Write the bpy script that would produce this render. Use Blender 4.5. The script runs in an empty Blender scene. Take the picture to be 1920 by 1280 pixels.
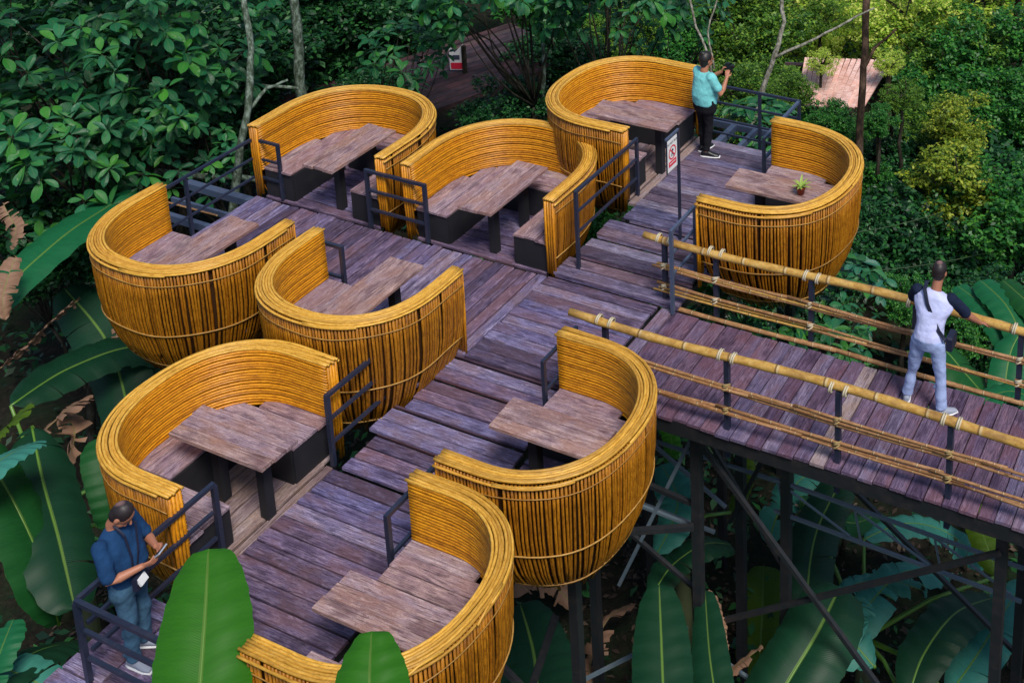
import bpy, math, random
import numpy as np
from mathutils import Vector, Matrix
rnd = random.Random(7)
rng = np.random.default_rng(7)
S = bpy.context.scene
C = S.collection
rad = math.radians

# ------------------------------------------------------------------ camera, sky, sun, exposure
CAM_H = 9.2
FPX, PCX, PCY, PITCH, AZ = 2408.9, 1439.5, -254.9, rad(15.56), rad(24.11)
cd = bpy.data.cameras.new('camera'); cam = bpy.data.objects.new('camera', cd); C.objects.link(cam)
cam.location = (0, 0, CAM_H); cam.rotation_euler = (math.pi/2 - PITCH, 0, AZ)
cd.sensor_fit = 'HORIZONTAL'; cd.sensor_width = 36
cd.lens = 36*FPX/1920
cd.shift_x = (960-PCX)/1920; cd.shift_y = -(640-PCY)/1920
cd.clip_start = .1; cd.clip_end = 600
S.camera = cam

SUN_EL, SUN_ROT = 56, 128
w = bpy.data.worlds.new('World'); S.world = w; w.use_nodes = True
nt = w.node_tree; bg = nt.nodes['Background']
sky = nt.nodes.new('ShaderNodeTexSky'); sky.sky_type = 'NISHITA'; sky.sun_disc = False
sky.sun_elevation = rad(SUN_EL); sky.sun_rotation = rad(SUN_ROT)
nt.links.new(sky.outputs[0], bg.inputs[0]); bg.inputs[1].default_value = .085
sd = bpy.data.lights.new('sun', 'SUN'); sd.energy = 2.6; sd.angle = rad(18); sd.color = (1, .94, .84)
sun = bpy.data.objects.new('sun', sd); C.objects.link(sun)
a = rad(SUN_ROT)
sdir = Vector((math.sin(a)*math.cos(rad(SUN_EL)), math.cos(a)*math.cos(rad(SUN_EL)), math.sin(rad(SUN_EL))))
sun.rotation_euler = sdir.to_track_quat('Z', 'Y').to_euler()
S.view_settings.view_transform = 'Standard'; S.view_settings.look = 'None'
S.view_settings.gamma = 1; S.view_settings.exposure = 0.42; S.view_settings.use_curve_mapping = False
S.cycles.max_bounces = 6; S.cycles.diffuse_bounces = 3

# measuring helpers: a sight line of the photograph -> a point of the place
_F = np.array([-math.sin(AZ)*math.cos(PITCH), math.cos(AZ)*math.cos(PITCH), -math.sin(PITCH)])
_R = np.array([math.cos(AZ), math.sin(AZ), 0]); _U = np.cross(_R, _F)
def ray(px, py):
    d = _F + _R*(px-PCX)/FPX - _U*(py-PCY)/FPX
    return d/np.linalg.norm(d)
def at(px, py, z):
    d = ray(px, py); return np.array([0, 0, CAM_H]) + d*((z-CAM_H)/d[2])
def far(px, py, dist, k=1.0):
    dist = dist*k
    return np.array([0, 0, CAM_H]) + ray(px, py)*dist

# ------------------------------------------------------------------ materials
def mat(name, col, rough=.6, spec=.5, metal=0):
    m = bpy.data.materials.new(name); m.use_nodes = True
    b = m.node_tree.nodes['Principled BSDF']
    b.inputs['Base Color'].default_value = (*col, 1); b.inputs['Roughness'].default_value = rough
    b.inputs['Specular IOR Level'].default_value = spec; b.inputs['Metallic'].default_value = metal
    return m
class NB:
    def __init__(s, m): s.m = m; s.t = m.node_tree; s.n = s.t.nodes; s.b = s.n['Principled BSDF']
    def new(s, ty, **k):
        n = s.n.new('ShaderNode'+ty)
        for a_, v in k.items(): setattr(n, a_, v)
        return n
    def ln(s, a_, b_): s.t.links.new(a_, b_)
    def val(s, sock, v):
        if hasattr(v, 'is_linked') or isinstance(v, bpy.types.NodeSocket): s.ln(v, sock)
        else: sock.default_value = v
    def math(s, op, a_, b_=None, c_=None):
        n = s.new('Math', operation=op); s.val(n.inputs[0], a_)
        if b_ is not None: s.val(n.inputs[1], b_)
        if c_ is not None: s.val(n.inputs[2], c_)
        return n.outputs[0]
    def noise(s, vec, scale, detail=4, rough=.6, dist=0):
        n = s.new('TexNoise'); n.inputs['Scale'].default_value = scale; n.inputs['Detail'].default_value = detail
        n.inputs['Roughness'].default_value = rough; n.inputs['Distortion'].default_value = dist
        if vec is not None: s.ln(vec, n.inputs['Vector'])
        return n.outputs['Fac']
    def ramp(s, fac, stops):
        n = s.new('ValToRGB'); e = n.color_ramp.elements
        while len(e) < len(stops): e.new(.5)
        for i, (p, c) in enumerate(stops): e[i].position = p; e[i].color = (*c, 1)
        s.ln(fac, n.inputs[0]); return n.outputs[0]
    def mix(s, fac, a_, b_, blend='MIX'):
        n = s.new('Mix', data_type='RGBA', blend_type=blend)
        s.val(n.inputs[0], fac)
        for k, v in ((6, a_), (7, b_)):
            if isinstance(v, tuple): n.inputs[k].default_value = (*v, 1)
            else: s.ln(v, n.inputs[k])
        return n.outputs[2]
    def mapped(s, vec, scale, offset=None):
        n = s.new('Mapping'); s.ln(vec, n.inputs[0]); n.inputs['Scale'].default_value = scale
        if offset is not None: s.ln(offset, n.inputs['Location'])
        return n.outputs[0]
    def bump(s, h, strength=.4, dist=.01):
        n = s.new('Bump'); n.inputs['Strength'].default_value = strength; n.inputs['Distance'].default_value = dist
        s.ln(h, n.inputs['Height']); s.ln(n.outputs[0], s.b.inputs['Normal'])
    def objrand(s): return s.new('ObjectInfo').outputs['Random']
    def coord(s, k='Object'): return s.new('TexCoord').outputs[k]
    def offs(s, r, k=37.0):
        c = s.new('CombineXYZ'); s.ln(s.math('MULTIPLY', r, k), c.inputs[0]); s.ln(s.math('MULTIPLY', r, k*1.7), c.inputs[1])
        s.ln(s.math('MULTIPLY', r, k*.6), c.inputs[2]); return c.outputs[0]

def wood(name, dark, mid, light, hue, rough=.6, patch=(.30, .27, .42), brown=(.17, .09, .085)):
    """weathered plank; grain runs along the board's own X axis"""
    m = mat(name, mid, rough, .4); b = NB(m); r = b.objrand(); o = b.offs(r); co = b.coord()
    g = b.noise(b.mapped(co, (1.0, 20, 20), o), 2.2, 7, .78, 1.6)
    g2 = b.noise(b.mapped(co, (2.2, 6, 6), o), 2.0, 6, .75)
    g3 = b.noise(b.mapped(co, (1.3, 2.5, 2.5), o), 1.6, 3, .6)
    base = b.ramp(g, [(.38, dark), (.485, mid), (.60, light)])
    pt = b.ramp(g2, [(.40, (0, 0, 0)), (.58, (1, 1, 1))])
    base = b.mix(b.math('MULTIPLY', pt, .5), base, patch)
    bt = b.ramp(g3, [(.47, (0, 0, 0)), (.6, (1, 1, 1))])
    base = b.mix(b.math('MULTIPLY', bt, .55), base, brown)
    g5 = b.noise(b.mapped(co, (2.5, 9, 9), o), 2.6, 5, .8, .6)
    base = b.mix(b.math('MULTIPLY', b.ramp(g5, [(.54, (0, 0, 0)), (.64, (1, 1, 1))]), .45), base, tuple(min(1, c*1.15) for c in light))
    dk = b.ramp(g3, [(.34, (1, 1, 1)), (.46, (0, 0, 0))])
    base = b.mix(b.math('MULTIPLY', dk, .55), base, tuple(c*2.0 for c in dark))
    hv = b.ramp(r, [(0, hue[0]), (.35, hue[1]), (.7, hue[2]), (1, hue[3])])
    base = b.mix(1, base, hv, 'MULTIPLY')
    sp = b.noise(b.mapped(co, (26, 40, 40), o), 2.2, 4, .85)
    spots = b.ramp(sp, [(.55, (0, 0, 0)), (.63, (1, 1, 1))])
    base = b.mix(b.math('MULTIPLY', spots, .55), base, tuple(c*.8 for c in dark))
    cr = b.noise(b.mapped(co, (.8, 34, 34), o), 2.6, 2, .5, 2.5)
    crack = b.ramp(cr, [(.32, (1, 1, 1)), (.375, (0, 0, 0))])
    base = b.mix(b.math('MULTIPLY', crack, .85), base, tuple(c*.35 for c in dark))
    b.ln(base, b.b.inputs['Base Color'])
    b.ln(b.math('MULTIPLY_ADD', g2, .5, rough-.25), b.b.inputs['Roughness'])
    b.bump(b.math('ADD', g, b.math('MULTIPLY', crack, -.5)), .5, .006)
    return m
VH = [(.38, .34, .45), (.9, .7, .76), (.66, .69, 1.0), (1.3, 1.22, 1.24)]
M = {}
M['deck'] = wood('weathered_deck_board', (.018, .013, .028), (.15, .12, .18), (.44, .40, .52), VH, .5, (.18, .16, .29), (.2, .12, .11))
M['bridge'] = wood('weathered_bridge_board', (.02, .013, .025), (.125, .09, .135), (.3, .25, .32), [(.55, .45, .65), (1.0, .78, .85), (.75, .76, 1.0), (1.6, 1.6, 1.6)], .55, (.14, .115, .19), (.17, .09, .1))
M['pale'] = wood('pale_deck_board', (.05, .03, .04), (.25, .19, .2), (.42, .36, .37), [(.8, .7, .7), (1.0, .9, .85), (.95, .9, 1), (1.15, 1.1, 1.1)], .6, (.3, .25, .24), (.3, .21, .15))
M['seat'] = wood('bench_board', (.04, .025, .04), (.3, .225, .22), (.6, .5, .48), [(.8, .68, .8), (1.0, .84, .84), (.85, .8, 1), (1.1, 1.05, 1.05)], .55, (.33, .26, .33), (.3, .19, .16))
M['table'] = wood('table_board', (.05, .022, .025), (.32, .215, .19), (.6, .47, .42), [(.85, .75, .82), (1.0, .88, .85), (.92, .85, .98), (1.1, 1.0, 1.02)], .5, (.3, .24, .29), (.32, .17, .11))
M['greydeck'] = wood('grey_deck_board', (.025, .02, .034), (.14, .125, .17), (.42, .40, .48), VH, .5, (.18, .165, .25), (.17, .12, .13))
M['edge'] = wood('board_side', (.02, .01, .014), (.1, .05, .055), (.2, .12, .13), VH, .6, (.1, .06, .08))

def bamboo(name, cols, rough=.42, spot=.5, ring=0):
    m = mat(name, cols[1], rough, .45); b = NB(m); r = b.objrand(); o = b.offs(r)
    uv = b.coord('UV')
    g = b.noise(b.mapped(uv, (3.0, 1.5, 1), o), 3.0, 5, .7)
    base = b.ramp(g, [(.28, cols[0]), (.5, cols[1]), (.75, cols[2])])
    hv = b.ramp(r, [(0, (.62, .55, .48)), (.3, (1, .95, .9)), (.75, (1.08, 1.05, 1)), (1, (.85, .72, .6))])
    base = b.mix(1, base, hv, 'MULTIPLY')
    g3 = b.noise(b.mapped(uv, (9, 2, 1), o), 4, 3, .7)
    st = b.ramp(g3, [(.56, (0, 0, 0)), (.66, (1, 1, 1))])
    base = b.mix(b.math('MULTIPLY', st, spot), base, tuple(c*.45 for c in cols[0]))
    if ring:
        sx = b.new('SeparateXYZ'); b.ln(uv, sx.inputs[0]); fr = b.math('FRACT', b.math('MULTIPLY_ADD', sx.outputs[0], 1/ring, r))
        base = b.mix(b.math('MULTIPLY', b.math('LESS_THAN', fr, .035), .75), base, (.1, .055, .02))
        base = b.mix(b.math('MULTIPLY', b.math('LESS_THAN', b.math('ABSOLUTE', b.math('SUBTRACT', fr, .06)), .022), .6), base, (.6, .5, .3))
        g4 = b.noise(b.mapped(uv, (1.2, .6, 1), o), 2, 4, .7); base = b.mix(b.ramp(g4, [(.48, (0, 0, 0)), (.68, (.75, .75, .75))]), base, (.2, .1, .035))
    b.ln(base, b.b.inputs['Base Color']); b.bump(g, .3, .004)
    return m
M['rim'] = bamboo('rim_bamboo', [(.36, .18, .02), (.68, .38, .05), (.82, .54, .13)], .45, .45)  # fresh yellow bamboo, with skylight on its top put into the colour
M['pole'] = bamboo('wall_bamboo', [(.27, .09, .003), (.64, .265, .006), (.8, .38, .015)], .4, .5)  # bamboo orange, colour deepened for light bounced between the walls
M['slat'] = bamboo('slat_bamboo', [(.13, .045, .004), (.38, .15, .006), (.55, .25, .016)], .45, .55)
M['hoop'] = bamboo('hoop_bamboo', [(.2, .1, .02), (.4, .22, .05), (.55, .36, .12)], .5, .3)
M['rail'] = bamboo('handrail_bamboo', [(.34, .17, .03), (.52, .32, .08), (.64, .46, .18)], .38, .35, .52)
M['thin'] = bamboo('thin_bamboo', [(.17, .08, .035), (.34, .18, .08), (.48, .32, .17)], .55, .5, .33)
M['rope'] = mat('cream_rope', (.55, .48, .34), .8)
M['twine'] = mat('tan_twine', (.34, .24, .1), .85)
M['gap_backing'] = mat('dark_gap_backing', (.045, .018, .005), .8, .2)  # added sheet behind the slats that darkens their gaps

def painted(name, col, rough, rust=.4):
    m = mat(name, col, rough, .6); b = NB(m); co = b.coord()
    g = b.noise(co, 9, 6, .75)
    f = b.ramp(g, [(.5, (0, 0, 0)), (.68, (1, 1, 1))])
    b.ln(b.mix(b.math('MULTIPLY', f, rust), col, (col[0]*1.6+.03, col[1]*1.3+.015, col[2]*1.1+.01)), b.b.inputs['Base Color'])
    b.ln(b.math('MULTIPLY_ADD', g, .3, rough-.12), b.b.inputs['Roughness']); return m
M['steel'] = painted('dark_painted_steel', (.016, .023, .048), .36)  # blue-black paint, with blue skylight on the rails put into the tint
M['steelblue'] = painted('blue_grey_painted_steel', (.06, .085, .15), .45)
M['steelpale'] = painted('wet_sheen_steel', (.11, .15, .19), .35)  # wet sheen of the upper faces put into an even pale colour
M['beam'] = painted('dark_frame_steel', (.012, .014, .018), .5)
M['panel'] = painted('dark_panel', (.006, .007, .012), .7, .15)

def leafmat(name, c0, c1, c2, under=None, rough=.4, trans=.25, veins=0, vfreq=30, spec=.45, obj=False, vs=1):
    m = bpy.data.materials.new(name); m.use_nodes = True
    b = NB(m); n = b.n
    if obj: r = b.objrand()
    else: r = b.new('NewGeometry').outputs['Random Per Island']
    col = b.ramp(r, [(0, c0), (.5, c1), (1, c2)])
    if veins:
        uv = b.coord('UV'); sp = b.new('SeparateXYZ'); b.ln(uv, sp.inputs[0])
        u = b.math('ABSOLUTE', b.math('SUBTRACT', sp.outputs[0], .5))
        ph = b.math('SUBTRACT', b.math('MULTIPLY', sp.outputs[1], vfreq), b.math('MULTIPLY', u, vfreq*veins))
        wv = b.math('SINE', ph)
        wf = b.math('MULTIPLY_ADD', wv, .5, .5)
        dk = b.mix(1, col, (1-.38*vs, 1-.38*vs, 1-.34*vs), 'MULTIPLY')
        if vs < 1:
            nn = b.noise(b.mapped(uv, (1.5, 26, 1)), 2, 4, .7); col = b.mix(b.ramp(nn, [(.4, (0, 0, 0)), (.6, (.55, .55, .55))]), col, b.mix(1, col, (.62, .7, .7), 'MULTIPLY'))
            ne = b.noise(b.mapped(uv, (4, 40, 1)), 2, 4, .8); em = b.math('MULTIPLY', b.math('GREATER_THAN', b.math('MULTIPLY_ADD', ne, .16, u), .59), .6); col = b.mix(em, col, (.2, .12, .04))
            ns = b.noise(b.mapped(uv, (14, 60, 1)), 2, 3, .8); col = b.mix(b.ramp(ns, [(.66, (0, 0, 0)), (.7, (.5, .5, .5))]), col, (.12, .12, .02))
        col = b.mix(b.math('POWER', wf, 3.0), col, dk)
        rib = b.math('LESS_THAN', u, .022)
        lt = b.mix(.55, col, (.16, .26, .05))
        col = b.mix(rib, col, lt)
        bp = b.new('Bump'); bp.inputs['Strength'].default_value = .5*vs; bp.inputs['Distance'].default_value = .01
        b.ln(wf, bp.inputs['Height']); b.ln(bp.outputs[0], b.b.inputs['Normal'])
    if under:
        bf = b.new('NewGeometry').outputs['Backfacing']; col = b.mix(bf, col, under)
    b.ln(col, b.b.inputs['Base Color']); b.b.inputs['Roughness'].default_value = rough
    b.b.inputs['Specular IOR Level'].default_value = spec
    tr = b.new('BsdfTranslucent'); b.ln(col, tr.inputs[0])
    mx = b.new('MixShader'); mx.inputs[0].default_value = trans
    b.ln(b.b.outputs[0], mx.inputs[1]); b.ln(tr.outputs[0], mx.inputs[2])
    out = [k for k in n if k.type == 'OUTPUT_MATERIAL'][0]; b.ln(mx.outputs[0], out.inputs[0])
    return m
M['big'] = leafmat('broad_leaf', (.010, .09, .028), (.018, .17, .06), (.05, .26, .03), (.03, .11, .04), .36, .25, 1.4, 44, .5)
M['bigo'] = leafmat('broad_leaf_near', (.012, .11, .035), (.035, .22, .10), (.07, .32, .03), (.03, .11, .04), .34, .25, 1.4, 44, .5, obj=True)
M['teal'] = leafmat('teal_shrub_leaf', (.02, .14, .08), (.04, .22, .15), (.04, .2, .05), (.03, .1, .06), .35, .2, 1.6, 40, .6)
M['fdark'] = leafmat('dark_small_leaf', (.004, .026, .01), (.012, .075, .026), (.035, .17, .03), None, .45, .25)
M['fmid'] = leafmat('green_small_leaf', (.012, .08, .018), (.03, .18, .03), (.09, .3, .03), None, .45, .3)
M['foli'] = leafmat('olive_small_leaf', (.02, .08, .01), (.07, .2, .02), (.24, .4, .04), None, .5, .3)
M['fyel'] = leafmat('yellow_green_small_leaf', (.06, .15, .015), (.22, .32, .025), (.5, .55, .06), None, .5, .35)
M['fbri'] = leafmat('sunlit_leaf', (.16, .4, .03), (.5, .68, .06), (.85, .85, .25), None, .5, .4)  # sunlight put into the colour as a brighter yellow-green
M['ban'] = leafmat('banana_leaf', (.015, .10, .03), (.025, .14, .03), (.03, .12, .04), (.03, .12, .05), .38, .25, .0, 420, .5, obj=True)
def banleaf(name, c, tr=.25):
    m = leafmat(name, c, c, c, tuple(x*.8+.01 for x in c), .5, tr, .12, 700, .3, obj=True, vs=.3)
    return m
M['ban_bright'] = banleaf('bright_banana_leaf', (.04, .21, .012), .4)
M['ban_green'] = banleaf('green_banana_leaf', (.012, .15, .055))
M['ban_dark'] = banleaf('dark_banana_leaf', (.006, .045, .02), .12)
M['ban_mid'] = banleaf('mid_banana_leaf', (.012, .10, .022))
M['ban_teal'] = banleaf('teal_banana_leaf', (.055, .27, .21), .2)
M['ban_yel'] = banleaf('yellowish_banana_leaf', (.10, .19, .012), .4)
M['ban_dry'] = banleaf('dry_banana_leaf', (.30, .17, .11), .15)
M['midrib'] = mat('banana_midrib', (.10, .22, .03), .4)
M['dryrib'] = mat('dry_midrib', (.2, .13, .06), .7)
M['stem'] = mat('banana_stem', (.06, .07, .03), .6)

def bark(name, c0, c1, c2, sc=6):
    m = mat(name, c1, .85, .2); b = NB(m); co = b.coord()
    g = b.noise(b.mapped(co, (1, 1, .5)), sc, 6, .75)
    b.ln(b.ramp(g, [(.38, c0), (.5, c1), (.62, c2)]), b.b.inputs['Base Color']); b.bump(g, .6, .02); return m
M['lichen'] = bark('lichen_bark', (.03, .045, .025), (.09, .12, .09), (.24, .31, .26), 14)
M['darkbark'] = bark('dark_bark', (.01, .009, .006), (.03, .026, .018), (.07, .06, .05))
M['palebark'] = bark('pale_bark', (.08, .075, .055), (.22, .21, .17), (.42, .4, .36), 18)
M['brownbark'] = bark('brown_bark', (.012, .008, .006), (.04, .025, .016), (.11, .07, .05))

m = mat('forest_soil', (.02, .015, .01), .95, .2); b = NB(m); co = b.coord()
g = b.noise(co, .8, 8, .75); g2 = b.noise(co, 9, 6, .8)
c_ = b.ramp(g2, [(.35, (.006, .006, .004)), (.55, (.022, .018, .012)), (.7, (.06, .042, .03))])
b.ln(b.mix(b.ramp(g, [(.45, (0, 0, 0)), (.62, (.8, .8, .8))]), c_, (.012, .03, .01)), b.b.inputs['Base Color']); b.bump(g2, .8, .06)
M['soil'] = m
M['litter'] = leafmat('leaf_litter', (.02, .012, .008), (.05, .03, .02), (.13, .09, .06), None, .8, .1)
M['white'] = mat('white_sheet', (.8, .8, .82), .5)
M['red'] = mat('red_print', (.72, .02, .06), .5)
M['ink'] = mat('dark_print', (.05, .06, .1), .5)
M['pot'] = mat('terracotta_pot', (.32, .06, .02), .6)
M['potsoil'] = mat('potting_soil', (.02, .015, .01), .9)
M['suc'] = leafmat('pot_plant_leaf', (.25, .42, .05), (.35, .5, .08), (.45, .55, .2), None, .45, .3)
M['roof'] = wood('sunlit_roof_batten', (.4, .2, .15), (.78, .5, .42), (.9, .75, .7), [(1, .9, .9), (1.1, 1, 1), (1, .95, 1), (1.15, 1.1, 1.05)], .8, (.8, .58, .52), (.5, .25, .18))  # pink battens brightened, sunlight put into the colour
M['rust'] = wood('dull_brown_board', (.02, .012, .012), (.045, .032, .034), (.1, .07, .065), VH, .7, (.04, .04, .05))

def cloth(name, col, sc=60, var=.8):
    m = mat(name, col, .85, .15); b = NB(m); co = b.coord()
    g = b.noise(co, sc, 3, .6); g2 = b.noise(co, 7, 4, .6)
    b.ln(b.mix(b.ramp(g2, [(.4, (0, 0, 0)), (.65, (1, 1, 1))]), col, tuple(c*var for c in col)), b.b.inputs['Base Color'])
    h = b.math('ADD', b.math('MULTIPLY', g, .15), g2); b.bump(h, .5, .02); return m
M['sh_teal'] = cloth('turquoise_cotton', (.2, .62, .64)); M['tr_black'] = cloth('black_trouser', (.012, .012, .016))
M['sh_white'] = cloth('pale_lilac_cotton', (.56, .6, .92)); M['navy'] = cloth('navy_cotton', (.012, .02, .05))
M['jean_l'] = cloth('light_blue_denim', (.38, .48, .8), 120, .75); M['jean_d'] = cloth('faded_blue_denim', (.06, .14, .24), 120, .6)
M['sh_blue'] = cloth('blue_cotton', (.012, .05, .14)); M['grey'] = mat('grey_shoe', (.3, .33, .42), .7)
M['skin'] = mat('skin', (.42, .17, .10), .5); M['skin_t'] = mat('tanned_skin', (.36, .15, .09), .5)
M['hair'] = mat('black_hair', (.012, .01, .01), .5); M['strap'] = mat('navy_strap', (.008, .012, .035), .6)
m = mat('thinning_hair', (.02, .014, .014), .5); b = NB(m); co = b.coord('Generated')
sp = b.new('SeparateXYZ'); b.ln(co, sp.inputs[0])
dx = b.math('SUBTRACT', sp.outputs[0], .5); dy = b.math('SUBTRACT', sp.outputs[1], .48)
r2 = b.math('ADD', b.math('MULTIPLY', dx, dx), b.math('MULTIPLY', dy, dy))
fz = b.math('MULTIPLY', b.math('GREATER_THAN', sp.outputs[2], .6), b.math('SUBTRACT', 1.0, b.math('MINIMUM', b.math('MULTIPLY', r2, 16), 1.0)))
nz = b.noise(co, 22, 4, .8)
b.ln(b.mix(b.math('MULTIPLY', fz, b.math('MULTIPLY_ADD', nz, .9, .15)), (.018, .012, .014), (.36, .2, .19)), b.b.inputs['Base Color'])
M['thin_hair'] = m
M['blackp'] = mat('black_plastic', (.01, .01, .012), .35); M['whitep'] = mat('white_rubber', (.75, .75, .78), .5)
M['phone'] = mat('silver_phone', (.45, .5, .6), .3, .5, .3)

# ------------------------------------------------------------------ object helpers
def setp(o, label=None, cat=None, group=None, kind=None):
    if label: o['label'] = label
    if cat: o['category'] = cat
    if group: o['group'] = group
    if kind: o['kind'] = kind
    return o
def empty(name, loc, rz=0):
    o = bpy.data.objects.new(name, None); C.objects.link(o); o.location = loc; o.rotation_euler = (0, 0, rz)
    o.empty_display_size = .1; return o
def thing(name, label, cat, loc=(0, 0, 0), rz=0, group=None): return setp(empty(name, loc, rz), label, cat, group)
def inst(name, me, parent=None, loc=(0, 0, 0), rot=(0, 0, 0), scale=None):
    o = bpy.data.objects.new(name, me); C.objects.link(o); o.parent = parent
    o.location = loc; o.rotation_euler = rot
    if scale is not None: o.scale = scale
    return o
def mesh(name, v, f, m, uv=None, smooth=False):
    me = bpy.data.meshes.new(name)
    me.from_pydata([tuple(p) for p in v], [], f)
    for mm in (m if isinstance(m, list) else [m]): me.materials.append(mm)
    if uv is not None:
        l = me.uv_layers.new(name='UVMap'); idx = np.empty(len(me.loops), dtype=np.int32); me.loops.foreach_get('vertex_index', idx)
        l.data.foreach_set('uv', np.asarray(uv, dtype=np.float32)[idx].ravel())
    if smooth: me.polygons.foreach_set('use_smooth', np.ones(len(me.polygons), dtype=bool))
    me.update(); return me
def qmesh(name, v, q, m, uv=None, smooth=False):
    """fast quad mesh from arrays"""
    v = np.asarray(v, np.float32); q = np.asarray(q, np.int32)
    me = bpy.data.meshes.new(name); me.vertices.add(len(v)); me.vertices.foreach_set('co', v.ravel())
    me.loops.add(q.size); me.loops.foreach_set('vertex_index', q.ravel())
    me.polygons.add(len(q)); me.polygons.foreach_set('loop_start', np.arange(0, q.size, 4, dtype=np.int32))
    if uv is not None:
        l = me.uv_layers.new(name='UVMap'); l.data.foreach_set('uv', np.asarray(uv, np.float32)[q.ravel()].ravel())
    me.materials.append(m); me.update(calc_edges=True)
    if smooth: me.polygons.foreach_set('use_smooth', np.ones(len(q), dtype=bool))
    return me
class MB:
    def __init__(s): s.v = []; s.f = []; s.uv = []; s.mi = []
    def box(s, cx, cy, cz, sx, sy, sz, ch=0, mi=0):
        """box; ch = chamfer on the long top edges"""
        k = len(s.v); hx, hy, hz = sx/2, sy/2, sz/2
        if ch:
            prof = [(-hy, -hz), (hy, -hz), (hy, hz-ch), (hy-ch, hz), (-hy+ch, hz), (-hy, hz-ch)]
        else: prof = [(-hy, -hz), (hy, -hz), (hy, hz), (-hy, hz)]
        n = len(prof)
        for x in (-hx, hx):
            for (y, z) in prof: s.v.append((cx+x, cy+y, cz+z)); s.uv.append((x, y))
        s.f.append(tuple(k+i for i in range(n))[::-1]); s.f.append(tuple(k+n+i for i in range(n))); s.mi += [mi, mi]
        for i in range(n): s.f.append((k+i, k+(i+1) % n, k+n+(i+1) % n, k+n+i)); s.mi.append(mi)
    def bar(s, a, b, w, h=None, up=(0, 0, 1), mi=0):
        a = Vector(a); b = Vector(b); h = h or w; d = (b-a).normalized(); u = Vector(up)
        if abs(d.dot(u)) > .99: u = Vector((0, 1, 0))
        r = d.cross(u).normalized(); u = r.cross(d); k = len(s.v)
        for p in (a, b):
            for (i, j) in ((-1, -1), (1, -1), (1, 1), (-1, 1)): s.v.append(tuple(p+r*(i*w/2)+u*(j*h/2))); s.uv.append((0, 0))
        s.f += [(k+3, k+2, k+1, k), (k+4, k+5, k+6, k+7)] + [(k+i, k+(i+1) % 4, k+4+(i+1) % 4, k+4+i) for i in range(4)]
        s.mi += [mi]*6
    def tube(s, pts, r, n=6, uvs=1.0, mi=0, cap=True):
        pts = [Vector(p) for p in pts]; rr = r if isinstance(r, (list, tuple)) else [r]*len(pts); k = len(s.v); L = 0
        ref = Vector((0, 0, 1))
        for i, p in enumerate(pts):
            t = (pts[min(i+1, len(pts)-1)]-pts[max(i-1, 0)]).normalized()
            if abs(t.dot(ref)) > .95: ref = Vector((0, 1, 0)) if abs(t.y) < .9 else Vector((1, 0, 0))
            x = t.cross(ref).normalized(); y = x.cross(t)
            if i: L += (p-pts[i-1]).length
            for j in range(n):
                an = 2*math.pi*j/n; s.v.append(tuple(p+(x*math.cos(an)+y*math.sin(an))*rr[i])); s.uv.append((L*uvs, j/n))
        for i in range(len(pts)-1):
            for j in range(n): s.f.append((k+i*n+j, k+i*n+(j+1) % n, k+(i+1)*n+(j+1) % n, k+(i+1)*n+j)); s.mi.append(mi)
        if cap:
            s.f.append(tuple(k+j for j in range(n))[::-1]); s.f.append(tuple(k+(len(pts)-1)*n+j for j in range(n))); s.mi += [mi, mi]
    def me(s, name, m, smooth=False):
        me = mesh(name, s.v, s.f, m, s.uv, smooth)
        if isinstance(m, list) and len(m) > 1: me.polygons.foreach_set('material_index', s.mi)
        return me
    def build(s, name, m, parent=None, smooth=False, **k): return inst(name, s.me(name, m, smooth), parent, **k)

_pk = {}
def plank(parent, p0, p1, w_, th, m, ztop, name='plank', gap=.017, jit=.005, ch=.006):
    """a board from p0 to p1 (centre line, xy), its top at ztop"""
    p0 = np.array(p0, float); p1 = np.array(p1, float); d = p1-p0; L = float(np.linalg.norm(d)); an = math.atan2(d[1], d[0])
    key = (round(L, 2), round(w_, 3), th, m.name)
    if key not in _pk:
        b = MB(); b.box(0, 0, -th/2, L-.004, w_-gap, th, ch); _pk[key] = b.me(name, m)
    c = (p0+p1)/2
    return inst(name, _pk[key], parent, (c[0], c[1], ztop+rnd.uniform(-jit, jit)), (rnd.uniform(-.012, .012), rnd.uniform(-.002, .002), an+rnd.uniform(-.002, .002)))

# ------------------------------------------------------------------ terrain
def tz(x, y):
    z = -4.9 + .25*math.sin(x*.7+1)*math.cos(y*.6) + .12*math.sin(x*2.1+y*1.3)
    z += .05*max(0, y-22) + .08*max(0, -19-x)
    return z
xs = np.concatenate([np.linspace(-260, -45, 12), np.linspace(-42, 22, 100), np.linspace(26, 240, 12)])
ys = np.concatenate([np.linspace(-240, -15, 12), np.linspace(-12, 52, 100), np.linspace(56, 300, 12)])
v = [(x, y, tz(x, y)+(rnd.uniform(-.06, .06) if abs(x) < 45 else 0)) for y in ys for x in xs]
nx = len(xs); f = [(j*nx+i, j*nx+i+1, (j+1)*nx+i+1, (j+1)*nx+i) for j in range(len(ys)-1) for i in range(nx-1)]
setp(inst('ground', mesh('ground', v, f, M['soil'], None, True)), kind='structure')

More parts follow.
